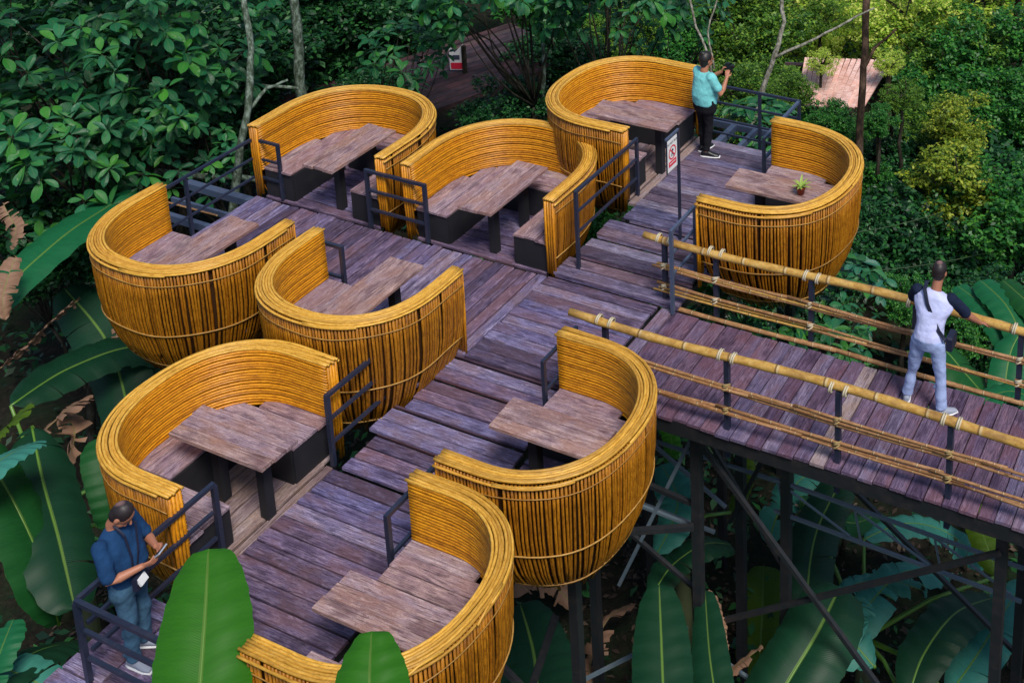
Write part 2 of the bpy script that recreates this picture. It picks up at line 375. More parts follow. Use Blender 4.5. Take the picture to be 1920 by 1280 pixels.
# ------------------------------------------------------------------ boardwalk and steps
PW = .175
def frame(name, segs, m=None, kind='structure'):
    b = MB()
    for a_, c_, w_, h_ in segs: b.bar(a_, c_, w_, h_)
    o = b.build(name, m or M['beam']); setp(o, kind=kind); return o
T = .035
def rows_y(parent, x0, x1, y0, y1, z, m, w_=PW):       # boards running along x, stacked along y
    n = max(1, round((y1-y0)/w_)); s = (y1-y0)/n
    for i in range(n):
        yc = y0+s*(i+.5); plank(parent, (x0+rnd.uniform(-.015, .015), yc), (x1+rnd.uniform(-.012, .012), yc), s, T, m, z)
def rows_x(parent, x0, x1, y0, y1, z, m, w_=PW):
    n = max(1, round((x1-x0)/w_)); s = (x1-x0)/n
    for i in range(n):
        xc = x0+s*(i+.5); plank(parent, (xc, y0+rnd.uniform(-.012, .012)), (xc, y1+rnd.uniform(-.012, .012)), s, T, m, z)
B = .12
def joists(x0, x1, y0, y1, z, xdir=True, n=4):
    s = []
    zz = z-T-.012-B/2
    for x in (x0+.05, x1-.05): s.append(((x, y0, zz), (x, y1, zz), .06, B))
    for y in (y0+.05, y1-.05): s.append(((x0+.09, y, zz-.002), (x1-.09, y, zz-.002), .06, B))
    for i in range(1, n):
        if xdir: x = x0+(x1-x0)*i/n; s.append(((x, y0+.09, zz-.004), (x, y1-.09, zz-.004), .05, B-.02))
        else: y = y0+(y1-y0)*i/n; s.append(((x0+.09, y, zz-.004), (x1-.09, y, zz-.004), .05, B-.02))
    return s
# middle deck, west wing: boards run away from the viewer
d = frame('middle_boardwalk', joists(-12.98, -8.3, 9.97, 11.64, 0, False, 3))
rows_x(d, -12.98, -8.36, 9.97, 11.63, 0, M['deck'], .16)
plank(d, (-8.28, 9.97), (-8.28, 11.64), .15, T, M['deck'], .0)
# middle landing
d = frame('middle_landing', joists(-8.2, -6.66, 9.97, 11.66, 0, True, 3))
rows_y(d, -8.2, -6.66, 9.97, 11.66, 0, M['deck'])
# steps going up
ZT, ZL = .3, -.25
ST = [(11.66, 12.04, .075, -8.13), (12.04, 12.42, .15, -8.04), (12.42, 12.8, .225, -7.98)]
d = frame('upper_steps', [((-8.0, 11.7, -.08), (-7.88, 12.8, .13), .05, .1), ((-6.42, 11.7, -.08), (-6.42, 12.8, .13), .05, .1)])
for y0, y1, z, xl in ST:
    rows_y(d, xl, -6.38, y0, y1, z, M['greydeck'])
    b_ = MB(); b_.box((xl-6.38)/2, y0+.02, z-T-.02, -6.38-xl-.04, .02, .036); b_.build('riser', M['deck'], d)
# upper deck
d = frame('upper_boardwalk', joists(-7.84, -6.31, 12.8, 15.17, ZT, True, 3))
rows_y(d, -7.78, -6.33, 12.8, 15.17, ZT, M['greydeck'])
b_ = MB(); b_.box(-7.05, 12.82, ZT-T-.02, 1.3, .02, .036); b_.build('riser', M['deck'], d)
plank(d, (-7.85, 13.13), (-7.85, 15.17), .13, T, M['pale'], ZT+.002)
# bare joists beyond the upper deck
d = frame('bare_joists_upper', [((-7.63, 15.23, .2), (-7.63, 15.8, .2), .09, .1), ((-7.28, 15.23, .2), (-7.28, 15.8, .2), .06, .1),
   ((-6.57, 15.23, .2), (-6.57, 15.8, .2), .06, .1), ((-8.0, 15.84, .2), (-6.3, 15.84, .2), .06, .1)], M['steelblue'])
# bare joists at the west end
d = frame('bare_joists_west', [((-14.25, 11.6, -.1), (-13.04, 11.6, -.1), .11, .1), ((-14.1, 11.2, -.1), (-13.04, 11.2, -.1), .04, .08),
   ((-13.9, 10.86, -.1), (-13.04, 10.86, -.1), .07, .1), ((-13.7, 10.45, -.1), (-13.04, 10.45, -.1), .05, .1)], M['steelblue'])
b_ = MB(); b_.tube([(-14.0, 11.05, -.04), (-13.1, 11.06, -.03)], .012, 6, 1); b_.build('loose_stick', M['thin'], d)
# steps going down
d = frame('lower_steps', [((-8.38, 9.9, -.2), (-8.48, 8.3, -.4), .05, .12), ((-6.9, 9.9, -.2), (-6.9, 8.3, -.4), .05, .12)])
SD = [(9.95, -.055, -8.43), (9.6, -.105, -8.36), (9.1, -.155, -8.5), (8.72, -.205, -8.42)]
for k, (y1, z, xl) in enumerate(SD):
    y0 = SD[k+1][0] if k < 3 else 8.21
    rows_y(d, xl, -6.80, y0, y1, z, M['deck'], .16)
    b_ = MB(); b_.box((xl-6.80)/2, y1+.01, z+.012, -6.80-xl-.05, .02, .02); b_.build('riser', M['edge'], d)
# lower deck
d = frame('lower_boardwalk', joists(-8.58, -6.97, 5.3, 8.2, ZL, True, 3))
rows_y(d, -8.53, -6.95, 4.6, 8.21, ZL, M['deck'])
rows_y(d, -9.0, -8.55, 4.6, 6.3, ZL-.002, M['deck'])
plank(d, (-8.58, 6.43), (-8.58, 8.21), .1, T, M['pale'], ZL+.002)
plank(d, (-8.69, 6.43), (-8.69, 8.21), .1, T, M['pale'], ZL)

# ------------------------------------------------------------------ bridge
br = thing('bridge', 'long plank bridge running off to the right on dark steel legs', 'bridge', (-6.6, 10.84, 0))
def loc(o, p): return (p[0]-o.location[0], p[1]-o.location[1], p[2]-o.location[2])
x = -6.6; k = 0
while x < 3.2:
    w_ = rnd.uniform(.16, .185); xc = x+w_/2-(-6.6)
    o = plank(br, (xc, -.84+rnd.uniform(-.02, .02)), (xc+rnd.uniform(-.006, .006), .80+rnd.uniform(-.02, .02)), w_, T, M['pale'] if k in (15, 40) else M['bridge'], 0, gap=.01)
    x += w_; k += 1
for yy in (10.05, 11.58, 10.8):
    b_ = MB(); b_.bar(loc(br, (-6.6, yy, -.13)), loc(br, (3.2, yy, -.13)), .07, .16); b_.build('beam', M['beam'], br)
for xx in (-6.15, -4.95, -3.75, -2.2, -.8, .9):
    b_ = MB(); b_.bar(loc(br, (xx, 10.09, -.16)), loc(br, (xx, 11.54, -.16)), .06, .1); b_.build('cross_beam', M['beam'], br)
# trestle under the bridge
tr = thing('steel_trestle', 'dark steel columns and crossed braces carrying the plank bridge', 'trestle', (-4, 10.8, -5))
def tbar(n, a_, c_, w_, m='beam'):
    b_ = MB(); b_.bar(loc(tr, a_), loc(tr, c_), w_); return b_.build(n, M[m], tr)
for (xx, yy) in ((-5.45, 10.3), (-5.45, 11.4), (-4.65, 10.9), (-2.1, 10.25), (-2.1, 11.4), (-1.2, 10.3), (.6, 10.3), (.6, 11.4)):
    tbar('column', (xx, yy, -.24), (xx, yy, tz(xx, yy)-.3), .105)
X0, X1 = -5.45, -2.1
tbar('brace', (X0, 10.22, -.3), (X1, 10.3, -4.2), .05); tbar('brace', (X0, 10.38, -3.0), (X1, 10.17, -.5), .05)
tbar('brace', (X0, 11.48, -.5), (X1, 11.45, -3.0), .045); tbar('brace', (X0-1.1, 10.4, -2.9), (X0-.05, 10.4, -.4), .04, 'steelpale')
tbar('brace', (X1, 10.4, -.4), (.6, 10.3, -3.2), .05); tbar('brace', (X1, 10.4, -3.6), (X1+1.0, 10.38, -1.0), .045, 'steelpale'); tbar('brace', (X1-.6, 10.1, -4.9), (X1+.3, 10.1, -3.2), .045, 'steelpale')
for (z, yy) in ((-1.2, 10.9), (-1.62, 10.9)): tbar('chord', (X0+.65, yy, z), (X1+.1, yy, z-.1), .034, 'steelpale')
for i in range(3):
    xa = X0+.7+i*.9; tbar('web', (xa, 10.9, -1.22-.03*i), (xa+.85, 10.9, -1.62-.03*i), .02, 'steelpale'); tbar('web', (xa, 10.9, -1.22-.03*i), (xa+.08, 10.9, -1.6-.03*i), .02, 'steelpale')
for (xa, ya, za, xb, yb, zb) in ((X0, 10.2, -3.05, X0+1.5, 9.9, -3.15), (X0+1.9, 9.7, -3.5, X1+.4, 9.6, -3.75), (X0+1.9, 9.6, -4.0, X1+.3, 9.5, -4.1), (X0+2.0, 9.4, -4.2, X1+.2, 9.3, -4.5),
    (X0-2.4, 10.4, -1.6, X0, 10.4, -1.7), (X0-2.2, 11.2, -1.5, X0+1, 11.3, -1.6), (X0-2.4, 10.9, -2.1, X0-.1, 10.9, -2.2), (X0-1.4, 11.0, -1.1, X0, 11.0, -1.9)):
    tbar('strut', (xa, ya, za), (xb, yb, zb), .035, 'steelpale')
tbar('chord', (X0-2.4, 10.4, -1.2), (X0, 10.3, -1.3), .05); tbar('brace', (X0-2.4, 10.4, -1.3), (X0, 10.4, -2.6), .045); tbar('brace', (X0-.6, 10.9, -.3), (X0+.8, 10.9, -2.4), .04)
tbar('brace', (X0+.8, 10.9, -.3), (X0-.1, 11.3, -2.4), .04)
tbar('brace', (X0-1.6, 9.5, -3.9), (X0-.1, 10.2, -2.9), .035, 'steelpale')

# supports of the decks and pods
sp_ = thing('deck_supports', 'dark steel posts and braces holding up the boardwalk pods', 'supports', (-8, 9, -5))
def sbar(n, a_, c_, w_, m='beam'):
    b_ = MB(); b_.bar(loc(sp_, a_), loc(sp_, c_), w_); return b_.build(n, M[m], sp_)
for (xx, yy, z) in ((-8.3, 10.05, -.15), (-8.3, 11.55, -.15), (-6.75, 10.2, -.15), (-6.75, 11.5, -.15), (-12.8, 10.1, -.15), (-12.8, 11.5, -.15), (-10.5, 10.1, -.15), (-10.5, 11.5, -.15),
        (-8.5, 5.6, -.45), (-8.5, 8.1, -.45), (-7.05, 5.6, -.45), (-7.05, 8.0, -.45), (-7.7, 13, .1), (-6.5, 15.0, .1), (-6.5, 13, .1), (-6.0, 8.7, -.8), (-5.55, 13.1, -.5), (-6.1, 6.6, -.9), (-10.4, 8.9, -.6), (-9.4, 9.0, -.6), (-9.6, 7.4, -.9), (-11.7, 9.2, -.6)):
    sbar('post', (xx, yy, z), (xx, yy, tz(xx, yy)-.3), .1)
sbar('beam', (-7.6, 8.75, -1.3), (-5.45, 10.2, -1.5), .06)
sbar('brace', (-7.2, 8.6, -4.6), (-6.4, 8.9, -1.9), .08); sbar('brace', (-6.05, 8.9, -4.4), (-4.6, 8.7, -3.0), .05, 'steelblue')
sbar('brace', (-6.0, 8.9, -3.6), (-7.3, 8.4, -1.8), .06)

# ------------------------------------------------------------------ basket pods
def make_pod(label, loc_, rz, W, D, lx=True, seed=0, seats=True, frayed=False):
    r = random.Random(seed); RIM = 1.05; th = .16
    root = thing('basket_booth', label, 'basket booth', loc_, rz, 'woven bamboo seating pods along the boardwalk')
    y0 = .52 if D > 1.6 else .42
    def outline(off, n=60, e=2.25):
        """U-shaped plan, from the left end round to the right end, moved inwards by off"""
        P = []; Wd = W-off; ry = D-off-y0
        for i in range(8): P.append((-Wd, y0*i/8))
        for i in range(n+1):
            t = math.pi*i/n; c = math.cos(t); s_ = math.sin(t)
            P.append((-Wd*math.copysign(abs(c)**(2/e), c), y0+ry*abs(s_)**(2/e)))
        for i in range(8): P.append((Wd, y0*(7-i)/8))
        P = np.array(P); L = np.r_[0, np.cumsum(np.linalg.norm(np.diff(P, axis=0), axis=1))]
        return P, L
    def resample(P, L, s): return np.stack([np.interp(s, L, P[:, 0]), np.interp(s, L, P[:, 1])], -1)
    # rim: flat bundle of poles
    nr = 6
    for k in range(nr):
        P, L = outline(.012+k*.027); pts = resample(P, L, np.linspace(-.0, L[-1], 44))
        wob = [r.uniform(-.003, .003) for _ in pts]
        ph = r.uniform(0, 6); zz = RIM+.003*r.uniform(-1, 1)
        pp = [(p[0]*(1+.003*math.sin(i*.5+ph)), p[1]*(1+.003*math.sin(i*.4+ph)), zz+.004*math.sin(i*.35+ph)) for i, p in enumerate(pts)]
        a_ = r.uniform(0, .03); pp[0] = (pp[0][0], pp[0][1]-a_, pp[0][2]); a_ = r.uniform(0, .03); pp[-1] = (pp[-1][0], pp[-1][1]-a_, pp[-1][2])
        b_ = MB(); b_.tube(pp, .0145, 6, 1.3); b_.build('rim_pole', M['rim'], root, True)
    # second layer, outer, a little lower; split pieces that stick out where they end
    for k in range(3):
        P, L = outline(-.008-.004*k); s0 = L[-1]*(k*.33)+r.uniform(0, .2); s1 = min(L[-1], s0+L[-1]*.42+r.uniform(0, .3))
        pts = resample(P, L, np.linspace(s0, s1, 22)); pp = [(p[0], p[1], RIM-.02-.012*k) for p in pts]
        d_ = np.array(pp[-1])-np.array(pp[-2]); pp[-1] = tuple(np.array(pp[-2])+d_*1.25)
        b_ = MB(); b_.tube(pp, .013, 6, 1.3); b_.build('rim_pole', M['rim'], root, True)
    if frayed:
        for (sf, dx_, dz_) in ((.43, .1, -.02), (.6, .12, -.05), (.66, .08, .0)):
            P, L = outline(-.01); q0, q1 = resample(P, L, np.array([L[-1]*sf, L[-1]*(sf+.05)])); t_ = (q1-q0)
            b_ = MB(); b_.tube([(q0[0], q0[1], RIM), (q1[0], q1[1], RIM+.004), (q1[0]+t_[0]*.9, q1[1]+t_[1]*.9+.0, RIM+dz_)], .011, 6, 1.3); b_.build('loose_end', M['rim'], root, True)
    # inner wall: stacked poles
    nrow = 20; pitch = .0325
    for k in range(nrow):
        z = RIM-.028-k*pitch
        P, L = outline(th-.012+.0005*k); pts = resample(P, L, np.linspace(.005, L[-1]-.005, 40)); ph = r.uniform(0, 6); am = r.uniform(.002, .006)
        pp = [(p[0], p[1], z+am*math.sin(i*.22+ph)+r.uniform(-.001, .001)) for i, p in enumerate(pts)]
        b_ = MB(); b_.tube(pp, .0155, 6, 1.3); b_.build('wall_pole', M['pole'], root, True)
    # dark sheet added behind the slats so their gaps show dark
    v_ = []; f_ = []
    P, L = outline(.055); pts = resample(P, L, np.linspace(0.01, L[-1]-.01, 40))
    Cn = np.array([0, y0+.25])
    prof = [(0, 1), (.45, 1), (.75, .972), (1.0, .91), (1.2, .825), (1.36, .72), (1.5, .58)]
    def kk(d_): return float(np.interp(d_, [p[0] for p in prof], [p[1] for p in prof]))
    for (dd, s_) in prof:
        for p in pts: q = Cn+(p-Cn)*s_; v_.append((q[0], q[1], RIM-.02-dd))
    n = len(pts)
    f_ = [(j*n+i, j*n+i+1, (j+1)*n+i+1, (j+1)*n+i) for j in range(len(prof)-1) for i in range(n-1)]
    inst('gap_backing', mesh('gap_backing', v_, f_, M['gap_backing'], None, True), root)
    # end faces: upright battens closing the wall thickness
    for sx in (-1, 1):
        for k in range(4):
            xx = sx*(W-.02-k*.037); b_ = MB(); zb = -.12 if k < 2 else .02
            b_.tube([(xx, .0+r.uniform(-.004, .004), RIM-.03), (xx+r.uniform(-.003, .003), 0, .5), (xx-sx*.01*(k < 2), .01, zb)], .017, 6, 1.3); b_.build('end_batten', M['pole'], root, True)
    # outer slats
    P, L = outline(.012); ns = int(L[-1]/.0365)
    ends = []
    for k in range(ns):
        s_ = L[-1]*(k+.5)/ns; p = resample(P, L, np.array([s_]))[0]
        if r.random() < .02: continue
        lean = r.uniform(-.02, .02); dend = 1.5+r.uniform(-.05, .05)
        if r.random() < .12: dend -= r.uniform(0, .25)
        tang = resample(P, L, np.array([min(s_+.02, L[-1])]))[0]-resample(P, L, np.array([max(s_-.02, 0)]))[0]; tang = tang/np.linalg.norm(tang)
        pp = []
        for dd in (.0, .3, .6, .85, 1.08, 1.28, dend):
            q = Cn+(p-Cn)*kk(dd)+tang*lean*dd; pp.append((q[0], q[1], RIM-.03-dd))
        rr_ = r.uniform(.0115, .0175)
        b_ = MB(); b_.tube(pp, rr_, 5, 1.3); b_.build('slat', M['slat'], root, True)
    # hoops tying the slats
    for dd in (.14, .8, 1.32):
        P2, L2 = outline(-.006); pts = resample(P2, L2, np.linspace(.02, L2[-1]-.02, 44))
        pp = [tuple(Cn+(p-Cn)*kk(dd))+(RIM-.03-dd+.008*math.sin(i*.6),) for i, p in enumerate(pts)]
        b_ = MB(); b_.tube(pp, .0085 if dd > .2 else .006, 5, 1.3); b_.build('hoop', M['hoop'], root, True)
    # floor
    def halfw(y):  # inner half width at depth y
        Wd = W-th; ry = D-th-y0
        if y <= y0: return Wd
        q = 1-((y-y0)/ry)**2.25
        return Wd*max(0, q)**(1/2.25)
    def deep(x_):
        Wd = W-th; ry = D-th-y0; q = 1-(abs(x_)/Wd)**2.25
        return y0+ry*max(0, q)**(1/2.25)
    if lx:
        y = .0
        while y < D-th-.1:
            h_ = halfw(y+.1)-.01; plank(root, (-h_, y+.085), (h_, y+.085), .17, T, M['pale'] if rz > .1 else M['deck'], 0, 'floor_plank'); y += .17
    else:
        xx = -(W-th)+.09
        while xx < W-th-.05:
            plank(root, (xx, .0), (xx, deep(abs(xx)+.05)-.02), .17, T, M['deck'], 0, 'floor_plank'); xx += .17
    # U-shaped bench
    SH = .43
    if seats:
        for sx in (-1, 1):
            for k in range(3):
                xx = sx*(W-th-.087-k*.165); yl = deep(abs(xx)+.03 if k == 0 else abs(xx)-.02)+.02
                plank(root, (xx, .02+r.uniform(-.012, .012)), (xx, yl), .163, .03, M['seat'], SH, 'seat_plank', .005)
            xi = W-th-.5
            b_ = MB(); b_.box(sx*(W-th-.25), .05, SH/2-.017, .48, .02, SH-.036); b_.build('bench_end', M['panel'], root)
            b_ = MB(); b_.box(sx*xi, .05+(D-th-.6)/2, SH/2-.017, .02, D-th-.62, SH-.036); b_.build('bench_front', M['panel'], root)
        for k in range(3):
            yy = D-th-.09-k*.16; hw = min(W-th-.5, halfw(yy)+.02)
            plank(root, (-hw+.003, yy), (hw-.003, yy), .158, .03, M['seat'], SH-.002, 'seat_plank', .005)
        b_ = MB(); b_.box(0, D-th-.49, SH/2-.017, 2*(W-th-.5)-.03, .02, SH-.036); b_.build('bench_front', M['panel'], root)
    return root
PI = math.pi
make_pod('curved bamboo booth at the far left back, open towards the viewer, beside the bare joists', (-11.85, 11.68, 0), 0, 1.165, 1.75, True, 1)
make_pod('curved bamboo booth in the middle of the back row, between two grey rails', (-9.245, 11.68, 0), 0, 1.165, 1.74, True, 2)
make_pod('curved bamboo booth farthest back, beside the woman in turquoise', (-7.93, 14.2, ZT), PI/2, 1.125, 1.63, True, 3)
make_pod('deep bamboo booth at the upper right with a potted plant on its table', (-6.27, 13.12, ZT), -PI/2, 1.172, 1.54, False, 4)
make_pod('leftmost bamboo booth, seen from behind above the banana leaves', (-11.73, 10.02, 0), PI, 1.12, 1.5, False, 5)
make_pod('bamboo booth at the centre left, seen from behind beside the lower steps', (-9.26, 10.03, 0), PI, 1.07, 1.43, False, 6)
make_pod('bamboo booth at the lower left behind the man in the blue shirt', (-8.66, 7.47, ZL), PI/2, 1.06, 1.47, True, 7)
make_pod('bamboo booth in front of the near bridge handrail, beside the middle landing', (-6.72, 8.73, -.15), -PI/2, 1.074, 1.48, False, 8)
make_pod('nearest bamboo booth at the bottom with frayed rim ends sticking out', (-6.87, 6.55, ZL), -PI/2, 1.05, 1.47, False, 9, True, True)

# ------------------------------------------------------------------ tables
def make_table(label, cx, cy, z, rz, L=1.27, Wt=.49, nb=3, m='table'):
    t = thing('table', label, 'table', (cx, cy, z), rz, 'plank tables inside the bamboo booths')
    ws = [Wt*.4, Wt*.6] if nb == 2 else [Wt/3]*3
    y = -Wt/2
    for w_ in ws:
        o = plank(t, (-L/2+rnd.uniform(-.012, .012), y+w_/2), (L/2+rnd.uniform(-.012, .012), y+w_/2), w_, .04, M[m], .8, 'tabletop_board', .003, .002); y += w_
    for xx in (-L/2+.38, L/2-.25):
        b_ = MB(); b_.box(xx, 0, .37, .1, .1, .74); b_.build('leg', M['panel'], t)
        b_ = MB(); b_.box(xx, 0, .745, .06, Wt-.08, .03); b_.build('bracket', M['panel'], t)
    return t
make_table('greyish brown plank table inside the far left back booth', -11.65, 12.12, 0, PI/2, 1.27, .5)
make_table('brown two-board table inside the middle back booth', -9.12, 12.1, 0, PI/2, 1.28, .49, 2)
make_table('grey plank table in the farthest booth next to the woman in turquoise', -8.29, 14.02, ZT, 0, 1.28, .45)
make_table('plank table carrying the small potted plant', -5.69, 13.04, ZT, 0, 1.26, .46)
make_table('purplish plank table in the leftmost booth', -11.55, 9.5, 0, PI/2, 1.27, .47)
make_table('pale plank table with a dark edge in the centre left booth', -9.15, 9.63, 0, PI/2, 1.2, .47)
make_table('purple-grey plank table in the lower left booth behind the man in blue', -9.0, 7.45, ZL, 0, 1.21, .445)
make_table('reddish brown plank table in the booth beside the bridge handrail', -6.17, 8.71, -.15, 0, 1.19, .44)
make_table('mottled plank table with orange stains in the nearest booth', -6.25, 6.43, ZL, 0, 1.19, .44)

# ------------------------------------------------------------------ steel rails
def railing(label, runs, posts, z0, m='steel', hs=(.83, .55, .27), w_=.035, sh=0):
    o = thing('railing', label, 'railing', (posts[0][0], posts[0][1], posts[0][2]), 0, 'grey steel railings round the decks')
    for (x_, y_, zb, zt) in posts:
        b_ = MB(); b_.bar(loc(o, (x_, y_, zb)), loc(o, (x_, y_, zt)), w_+.006); b_.build('post', M[m], o)
    for (a_, c_) in runs:
        a_ = np.array(a_); c_ = np.array(c_); d_ = (c_-a_)/np.linalg.norm(c_-a_)*(w_/2+.004)
        for i, h in enumerate(hs):
            e = d_ if i else -d_
            b_ = MB(); ww = w_ if i == 0 else w_*.8
            b_.bar(loc(o, (a_[0]+e[0], a_[1]+e[1], z0+h)), loc(o, (c_[0]-e[0], c_[1]-e[1], z0+h+sh)), ww); b_.build('rail', M[m], o)
    return o
railing('three-bar blue-grey railing at the far left end beyond the first booth', [((-12.99, 10.2), (-12.99, 11.68)), ((-12.97, 11.7), (-12.54, 11.7))],
        [(-12.99, 10.55, 0, .81), (-12.54, 11.7, 0, .83), (-12.99, 11.7, -.1, .83)], 0)
railing('short three-bar railing between the two back booths', [((-10.97, 11.65), (-10.03, 11.65))], [(-10.97, 11.65, 0, .82), (-10.03, 11.65, 0, .82)], 0, w_=.04)
railing('short two-bar railing between the two booths on the left edge', [((-10.6, 10.1), (-10.0, 10.1))], [(-10.6, 10.1, 0, .81), (-10.0, 10.1, 0, .81)], 0, hs=(.83, .42), w_=.04)
railing('three-bar railing at the mouth of the lower left booth, beside the steps', [((-8.55, 8.24), (-8.53, 9.3))], [(-8.55, 8.24, ZL, ZL+.81), (-8.53, 9.3, -.3, ZL+.81)], ZL, w_=.04)
railing('two-bar railing between the nearest booth and the one by the bridge', [((-6.93, 7.22), (-6.93, 7.93))], [(-6.93, 7.22, ZL, ZL+.81), (-6.93, 7.93, ZL, ZL+.81)], ZL, hs=(.83, .4), w_=.04)
railing('two-bar railing joining the near bridge handrail to a booth', [((-6.76, 9.44), (-6.76, 10.06))], [(-6.76, 9.44, -.1, .69), (-6.76, 10.06, 0, .69)], 0, hs=(.71, .35), w_=.035)
railing('three-bar railing beside the upper steps, behind the middle back booth', [((-7.88, 11.86), (-7.88, 13.35))], [(-7.88, 11.86, .05, ZT+.81), (-7.88, 13.35, ZT, ZT+.81)], ZT, w_=.035)
railing('steel railing beside the upper steps, next to the no-running sign', [((-6.42, 11.6), (-6.42, 12.2))], [(-6.42, 11.6, .0, ZT+.78), (-6.42, 12.2, .1, ZT+.78)], ZT, m='steelblue', w_=.035, hs=(.8, .5, .22))
r9 = railing('four-bar railing round the bare joists, in front of the woman in turquoise', [((-8.4, 15.47), (-6.43, 15.47))], [(-7.05, 15.47, .0, ZT+.7), (-6.43, 15.47, .0, ZT+.7), (-8.4, 15.47, .0, ZT+.7)], ZT, hs=(.72, .45, .18, -.04), w_=.035)
b_ = MB(); b_.bar(loc(r9, (-6.43, 15.44, ZT+.72)), loc(r9, (-6.43, 14.26, ZT+.72)), .04); b_.build('rail', M['steelblue'], r9)
b_ = MB(); b_.bar(loc(r9, (-6.43, 15.44, ZT+.42)), loc(r9, (-6.43, 14.26, ZT+.42)), .035); b_.build('rail', M['steelblue'], r9)
b_ = MB(); b_.bar(loc(r9, (-6.43, 14.24, ZT)), loc(r9, (-6.43, 14.24, ZT+.74)), .04); b_.build('post', M['steel'], r9)
r10 = railing('corner railing round the man in the blue shirt at the bottom left', [((-8.64, 5.49), (-8.64, 6.86)), ((-8.62, 5.45), (-6.9, 5.45))],
        [(-8.64, 6.88, ZL, ZL+.81), (-8.64, 5.45, ZL, ZL+.81), (-7.4, 5.45, ZL, ZL+.81)], ZL, w_=.04)

# ------------------------------------------------------------------ bridge handrails
def handrail(label, y, xs_post, x0, x1, ztop, far_=False):
    o = thing('bamboo_handrail', label, 'handrail', (x0, y, 0), 0, 'bamboo handrails along the plank bridge')
    r = random.Random(int(y*10))
    n = 60; pts = []; rr = []
    for i in range(n):
        x_ = x0+(x1-x0)*i/(n-1); node = (i % 4 == 2)
        pts.append(loc(o, (x_, y+.018*math.sin(x_*1.3), ztop+.018*math.sin(x_*1.5+1)))); rr.append(.043+(.006 if node else 0)+.0006*i/6+r.uniform(-.001, .001))
    b_ = MB(); b_.tube(pts, rr, 12, 1.0); b_.build('top_pole', M['rail'], o, True)
    for k, x_ in enumerate(xs_post):
        b_ = MB(); b_.bar(loc(o, (x_, y, -.35 if not far_ else -.05)), loc(o, (x_, y, ztop-.03)), .055); b_.build('post', M['steel'], o)
        for dx_ in (-.075, .075):
            for q in range(2):
                an = [2*PI*i/12 for i in range(13)]
                b_ = MB(); b_.tube([loc(o, (x_+dx_+q*.022-.01+.01*math.sin(t), y+.055*math.cos(t), ztop+.055*math.sin(t))) for t in an], .0105, 5, 1, 0, False); b_.build('rope_lashing', M['rope'], o, True)
    hs = (.52, .24) if not far_ else (.52, .24, .02)
    for hi, h in enumerate(hs):
        nn = 3 if h > .1 else 1
        for q in range(nn):
            xa = x0+.12+r.uniform(0, .1)
            while xa < x1:
                xb = min(x1, xa+r.uniform(1.6, 2.8)); dz1, dz2, dy1, dy2 = [r.uniform(-.022, .022) for _ in range(4)]
                rad_ = r.uniform(.011, .019) if h > .1 else .028
                yo = y-.04+q*.004
                pts = [loc(o, (xa+(xb-xa)*t, yo+dy1*(1-t)+dy2*t, h+(q-1)*.024+dz1*(1-t)+dz2*t-.02*math.sin(PI*t))) for t in np.linspace(0, 1, 7)]
                b_ = MB(); b_.tube(pts, [rad_*(1.12 if i % 2 else 1) for i in range(7)], 7, 1.5); b_.build('thin_pole', M['thin'] if r.random() > .25 else M['rail'], o, True)
                if xb >= x1: break
                xa = xb-r.uniform(.05, .35)
        for x_ in xs_post:
            if h < .1: continue
            an = [2*PI*i/10 for i in range(11)]
            b_ = MB()
            for q in range(3): b_.tube([loc(o, (x_+.035*math.cos(t)*(1 if q < 2 else -1), y-.02+.05*math.sin(t), h+(q-1)*.018+.03*math.cos(t+q))) for t in an], .009, 5, 1, 0, False)
            b_.build('twine_knot', M['twine'] if not far_ else M['rope'], o, True)
    return o
handrail('nearer bamboo handrail of the bridge, on the side facing the viewer', 10.11, (-6.42, -4.98, -3.76, -2.62, -1.2, .2, 1.6), -6.85, 2.9, .86)
handrail('farther bamboo handrail of the bridge that the man in white leans on', 11.76, (-6.6, -5.92, -4.72, -3.5, -2.34, -1.0, .4, 1.8), -6.87, 2.9, .86, True)

# ------------------------------------------------------------------ signs
def flat_text(name, txt, size, m, parent, loc_, rot):
    cu = bpy.data.curves.new(name, 'FONT'); cu.body = txt; cu.size = size; cu.align_x = 'CENTER'; cu.align_y = 'CENTER'; cu.extrude = .0005
    cu.materials.append(m); tmp = bpy.data.objects.new(name+'_t', cu); C.objects.link(tmp)
    dg = bpy.context.evaluated_depsgraph_get(); me = bpy.data.meshes.new_from_object(tmp.evaluated_get(dg)); bpy.data.objects.remove(tmp)
    me.name = name; return inst(name, me, parent, loc_, rot)
sg = thing('warning_sign', 'white DO NOT RUN sign with red ring and red band on a thin steel pole', 'sign', (-6.92, 12.74, .15))
b_ = MB(); b_.bar((0, 0, 0), (0, 0, 1.62), .032); b_.build('pole', M['steel'], sg)
SR = (PI/2, 0, PI/2)      # print faces +x, towards the viewer's right
b_ = MB(); b_.bar((0, .0, 1.61), (0, -.32, 1.61), .028); b_.build('arm', M['steelblue'], sg)
b_ = MB(); b_.box(0, -.17, 1.36, .012, .25, .42); b_.build('sheet', M['white'], sg)
b_ = MB(); b_.bar((0, -.302, 1.14), (0, -.302, 1.6), .014); b_.build('side_bar', M['steel'], sg)
flat_text('lettering', 'DO NOT RUN', .042, M['ink'], sg, (.0085, -.17, 1.52), SR)
b_ = MB(); an = [2*PI*i/28 for i in range(29)]
v_ = []; 
for t in an[:-1]:
    for q in (.094, .076): v_.append((.0085, -.17+q*math.cos(t), 1.385+q*math.sin(t)))
f_ = [(2*i, 2*i+1, (2*i+3) % 56, (2*i+2) % 56) for i in range(28)]
inst('ring', mesh('ring', v_, f_, M['red']), sg)
